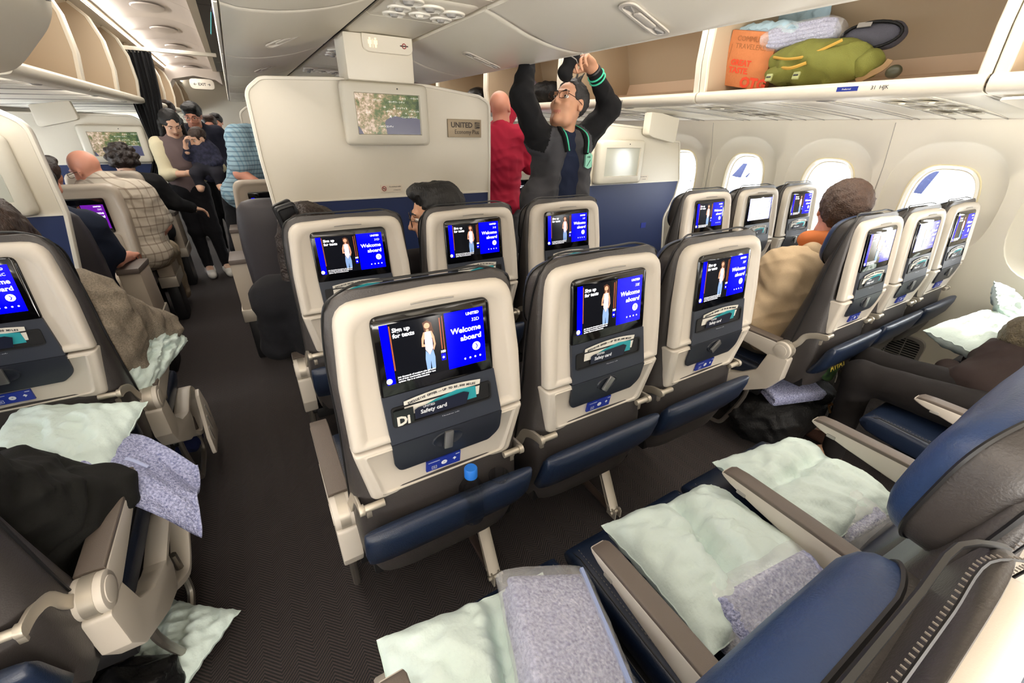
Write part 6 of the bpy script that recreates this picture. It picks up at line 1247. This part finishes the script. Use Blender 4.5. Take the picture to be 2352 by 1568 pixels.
link('handle', MB().tube(cat([(.09, -.05, .03), (.115, 0, .03), (.09, .05, .03)], 5), .008, 6).mesh('handle', CHROME), t)
t = sdthing('carry_on_bag', 'black carry-on bag with a teal tag in the centre bin over the left aisle', 'bag', (.22, 2.5, 1.93), (0, 0, 0), [('bag_body', [('e', (0, 0, 0), (.15, .34, .12), None, .02, 0), ('c', (-.02, -.2, -.02), (-.02, .22, -.02), .11, .11, .05, 0)], [BKC], .014, .008)])
tg = link('luggage_tag', MB().box((0, 0, 0), (.004, .03, .085)).mesh('luggage_tag', mat('teal_tag', C_(60, 160, 170), .5), bevel=.001), t, (-.205, .22, -.07), (0, .25, 0)); link('loop', MB().tube(cat([(0, 0, .04), (.01, 0, .09), (.03, 0, .11)], 4), .003, 5).mesh('loop', BLACK), tg)
for k, (x, y, s_) in enumerate(((-.74, 1.12, 1.), (-.58, .98, .8))):
    sdthing('floor_bag', ('crumpled black bag on the carpet at the bottom left corner', 'smaller black bag by the foot of the near left seat')[k], 'bag', (x, y, .10), (0, 0, 0), [('bag_body', [('e', (0, 0, 0), (.16 * s_, .13 * s_, .10 * s_), None, .02, 0)], [BKL], .011, .016)])
sdthing('jumper', 'dark blue rolled garment under the left second-row seat', 'garment', (-.60, 2.14, .12), (0, 0, 0), [('cloth', [('c', (-.10, .05, 0), (.10, -.04, 0), .07, .06, .05, 0), ('e', (0, .05, .05), (.12, .08, .05), None, .04, 0)], [cloth('dark_blue_cloth', C_(30, 38, 80))], .011, .014)])
# seat pocket with printed bag
t = sdthing('printed_bag', 'dark green printed bag sticking out of the seat pocket on the right', 'bag', (2.14, .70, .545), (rad(-20), 0, rad(0)), [('bag_body', [('e', (0, 0, 0), (.085, .035, .11), None, .01, 0), ('-e', (0, 0, .10), (.055, .018, .05), None, .005, 0)], [mat('palm_print', C_(26, 52, 40), .5, noise=.7, ns=30, col2=C_(64, 96, 50))], .007, .004)])
m = MB(); put_text(m, 'AWAY', .045, (-.065, -.038, -.045), mi=0, bold=.001); link('lettering', m.mesh('lettering', mat('gold_print', C_(180, 160, 60), .6), smooth=False), t)
link('rim', MB().tube([(.062 * math.cos(a), .022 * math.sin(a), .088) for a in [2 * math.pi * k / 20 for k in range(20)]], .005, 6, closed=True).mesh('rim', mat('rim_pale', C_(196, 210, 190), .5)), t)
t = thing('water_bottle', 'clear water bottle with a blue cap in the nearest seat pocket', 'bottle', (.312, .690, .575)); BOT = mat('bottle_plastic', (.9, .97, 1), .05, trans=1, alpha=.45)
link('bottle_body', MB().lathe([(.001, 0), (.03, .002), (.032, .01), (.032, .085), (.031, .10), (.014, .135), (.013, .142), (.001, .142)], 24).mesh('bottle_body', BOT, ang=60), t); link('cap', MB().lathe([(.016, .138), (.016, .162), (.014, .165), (.001, .165)], 20).mesh('cap', mat('cap_blue', C_(30, 110, 205), .4), ang=50), t)
t = thing('plastic_cup', 'crushed clear plastic cup beside the water bottle', 'cup', (.392, .695, .60)); link('cup_body', MB().lathe([(.02, 0), (.027, .075), (.026, .076), (.019, .002)], 16).mesh('cup_body', BOT), t)
# cards in the seat pockets
WHC = mat('card_white', C_(222, 218, 208), .6); TEAL = mat('card_teal', C_(40, 150, 160), .5); NVC = mat('card_navy', C_(20, 26, 46), .4); DKI = mat('dark_ink', C_(40, 44, 52), .6)
def leaflet(cx, yr, who, i):
    t = thing('mileage_leaflet', 'arched white and teal leaflet in ' + who, 'leaflet', (cx, yr + lean(.93) - .0035, 0), (0, 0, 0))
    arc = [(-.088 + .176 * k / 12, .950 + .014 * math.sin(math.pi * (.12 + .70 * k / 12))) for k in range(13)]; P_ = [(-.088, .915), (.082, .908)] + arc[::-1]
    link('card', _C('leaf_w', lambda: MB().prism(P_, 'y', .0, .0008).mesh('card', WHC)), t)
    link('teal_band', _C('leaf_t', lambda: MB().prism([(-.02, .912), (.078, .908), (.075, .944), (.03, .948), (-.02, .940), (-.05, .930)], 'y', -.0008, -.0001).mesh('teal_band', TEAL)), t)
    def tx():
        m = MB(); s = 'EXCLUSIVE OFFER — UP TO 85,000 MILES'; n = len(s)
        for k, ch in enumerate(s):
            u = (k + .5) / n
            if ch == ' ': continue
            x = -.080 + .155 * u; z = .9415 + .014 * math.sin(math.pi * (.12 + .70 * u)); sl = .014 * math.pi * .7 / .17 * math.cos(math.pi * (.12 + .70 * u)); c, s_ = math.cos(sl), math.sin(sl)
            put_text(m, ch, .0075, (x, -.0012, z), 'CENTER', 0, .00015, R=Matrix(((c, -s_, 0), (0, 0, -1), (s_, c, 0))))
        return m.mesh('lettering', DKI, smooth=False)
    link('lettering', _C('leaf_x', tx), t)
    t2 = thing('safety_card', 'dark safety card in ' + who, 'card', (cx, yr + lean(.92) - .0065, 0))
    link('card', _C('safe_c', lambda: MB().prism([(-.068, .907), (.05, .907), (.058, .934), (.045, .940), (-.06, .934), (-.068, .930)], 'y', 0, .0008).mesh('card', NVC)), t2)
    link('lettering', _C('safe_x', lambda: (lambda m: (put_text(m, 'Safety card', .0135, (-.056, -.0008, .917), bold=.0003), put_text(m, 'UNITED', .0075, (-.050, -.0008, .9305)), m.mesh('lettering', INKW, smooth=False))[-1])(MB())), t2)
_CC = {}
def _C(k, f):
    if k not in _CC: _CC[k] = f()
    return _CC[k]
for i, x in enumerate(CX):
    leaflet(x, .715, ('the nearest seatback', 'the near middle seatback', 'the near seatback by the right aisle')[i], i); leaflet(x, 1.515, ('the seatback of the woman with the hair clip', 'the seatback of the man in glasses', 'the seatback below the varsity man')[i], i)
for i, x in enumerate(RX):
    leaflet(x, .665, ('the hoodie man\'s seatback', 'the seatback right of the hoodie man', 'the window seatback in the hoodie man\'s row')[i], i); leaflet(x, 1.465, ('the front right aisle seatback', 'the front right middle seatback', 'the front right window seatback')[i], i)
leaflet(LX[0], 1.545, 'the left seatback', 0)
t = thing('magazine', 'dark magazine with big white letters Di in the nearest seat pocket', 'magazine', (CX[0] - .092, .715 + lean(.92) - .0065, .921)); link('cover', MB().box((0, 0, 0), (.042, .002, .038)).mesh('cover', mat('mag_dark', C_(28, 34, 34), .4)), t)
m = MB(); put_text(m, 'Di', .03, (-.016, -.0014, -.017), bold=.0012); link('lettering', m.mesh('lettering', WHC, smooth=False), t)
# row placards on bin lips
for y, s_ in ((.98, '31  HJK'), (2.36, '30  HJK')):
    t = thing('bin_placard', ('blue sticker and row letters on the bin lip under the green backpack', 'blue sticker and row letters on the bin lip of the empty bin')[y > 2], 'sticker', (2.1165, y, 1.628), (0, 0, rad(-90)))
    link('sticker', MB().box((0, 0, 0), (.075, .0015, .016)).mesh('sticker', PLAC), t); m = MB(); put_text(m, s_, .018, (.08, -.001, -.006), mi=0); put_text(m, 'Preferred', .008, (-.018, -.0015, -.003), mi=1); link('lettering', m.mesh('lettering', [DKI, INKW], smooth=False), t)
t = thing('power_light', 'tiny green lit seat power light under the middle seat', 'indicator light', (.93, 1.0, .28)); link('lamp', MB().ell((0, 0, 0), (.006, .006, .004), 8, 6).mesh('lamp', mat('green_led', C_(60, 255, 120), .4, emit=3)), t); link('housing', MB().box((0, .03, .01), (.06, .06, .03)).mesh('housing', BLACK, bevel=.005), t)
# ---------------- outside ----------------
AW = mat('jet_white', C_(150, 152, 156), .5); AN = mat('jet_navy', C_(12, 20, 48), .6, spec=.1); AC = mat('apron_concrete', C_(220, 217, 210), .9, noise=.3, ns=2)
ap = struct('ground', MB().box((100, 15, -5.6), (185, 160, .2)).mesh('ground', AC))
def jet(lab, x, y, rz, s=1.):
    t = thing('small_jet', lab, 'airplane', (x, y, -5.5), (0, 0, rz)); t.scale = (s, s, s)
    link('fuselage', MB().lathe([(.01, -19), (.8, -18), (1.9, -14), (2.0, -8), (2.0, 9), (1.7, 14), (.7, 18.5), (.05, 19.5)], 24, (0, 0, 3.6), ax='x').mesh('fuselage', AW, ang=60), t)
    link('tail_fin', MB().prism([(12.2, 5.2), (17.8, 5.0), (19.6, 11.2), (17.3, 11.2)], 'y', -.15, .15).mesh('tail_fin', AN, bevel=.03), t)
    for s_ in (1, -1):
        w = link('wing', MB().loft([[(-3 + a, s_ * 1.8, 2.6 + b) for a, b in ((0, 0), (6, -.1), (6, .1), (0, .5))], [(5.5 + a, s_ * 16, 3.8 + b) for a, b in ((0, 0), (1.6, 0), (1.6, .1), (0, .2))]]).mesh('wing', AW), t); link('winglet', MB().prism([(5.5, 3.8), (7.1, 3.8), (8.4, 6.0), (7.7, 6.0)], 'y', s_ * 16 - .06, s_ * 16 + .06).mesh('winglet', AN), w)
        link('tailplane', MB().loft([[(14 + a, s_ * .8, 4.4 + b) for a, b in ((0, 0), (3.4, 0), (3.4, .1), (0, .3))], [(17.2 + a, s_ * 6, 4.8 + b) for a, b in ((0, 0), (1.3, 0), (1.3, .1), (0, .15))]]).mesh('tailplane', AW), t)
        link('engine', MB().lathe([(.7, -2), (1.05, -1.8), (1.1, 0), (.6, 2.0), (.3, 2.4)], 18, (-1.5, s_ * 5.6, 2.0), ax='x').mesh('engine', AN, ang=60), t)
        link('landing_gear', MB().cyl((1.2, s_ * 2.6, 2.4), (1.2, s_ * 2.6, .6), .15).cyl((1.2, s_ * 2.4, .55), (1.2, s_ * 2.8, .55), .55, 16).mesh('landing_gear', BLACK), t)
    link('nose_gear', MB().cyl((-14, 0, 2), (-14, 0, .5), .12).cyl((-14, -.25, .45), (-14, .25, .45), .42, 16).mesh('nose_gear', BLACK), t)
    for k in range(30): link('cabin_window', _C('jw', lambda: MB().box((0, 0, 0), (.25, .04, .35)).mesh('cabin_window', BLACK)), t, (-11 + k * .75, -1.98 if math.cos(rz) > 0 else 1.98, 4.1))
    return t
jet('small parked jet with blue tail seen through the nearest window', 60, 24, rad(-88), .36); jet('small parked jet with blue tail seen through the window left of the hoodie man', 61, 43, rad(-100), .3); jet('small parked jet by the farther windows', 58, 58, rad(-80), .36)
t = thing('terminal', 'pale terminal building beyond the parked jets', 'building', (120, 40, -5.5)); link('wall', MB().box((0, 0, 4), (12, 110, 8)).mesh('wall', AW), t)
for k in range(20): link('window_bay', _C('tb', lambda: MB().box((0, 0, 0), (.2, 3.6, 2.4)).mesh('window_bay', AN)), t, (-6.1, -50 + 5.2 * k, 4.6))
t = thing('service_hatch', 'white perforated fold-out plate standing outside the second left armrest', 'plate', (-.405, 2.08, .20), (0, rad(-4), rad(2)))
link('plate', MB().prism(rpoly([(-.13, -.10), (.10, -.12), (.15, .02), (.12, .13), (.06, .12), (-.10, -.02)], .02), 'x', -.008, .008).mesh('plate', WHITE, bevel=.004), t)
for k in range(3): link('slot', MB().box((.009, -.05 + .06 * k, -.03 + .025 * k), (.003, .02, .07)).mesh('slot', GREYM, bevel=.001), t)
# fold-out plate on the near left armrest of the second row
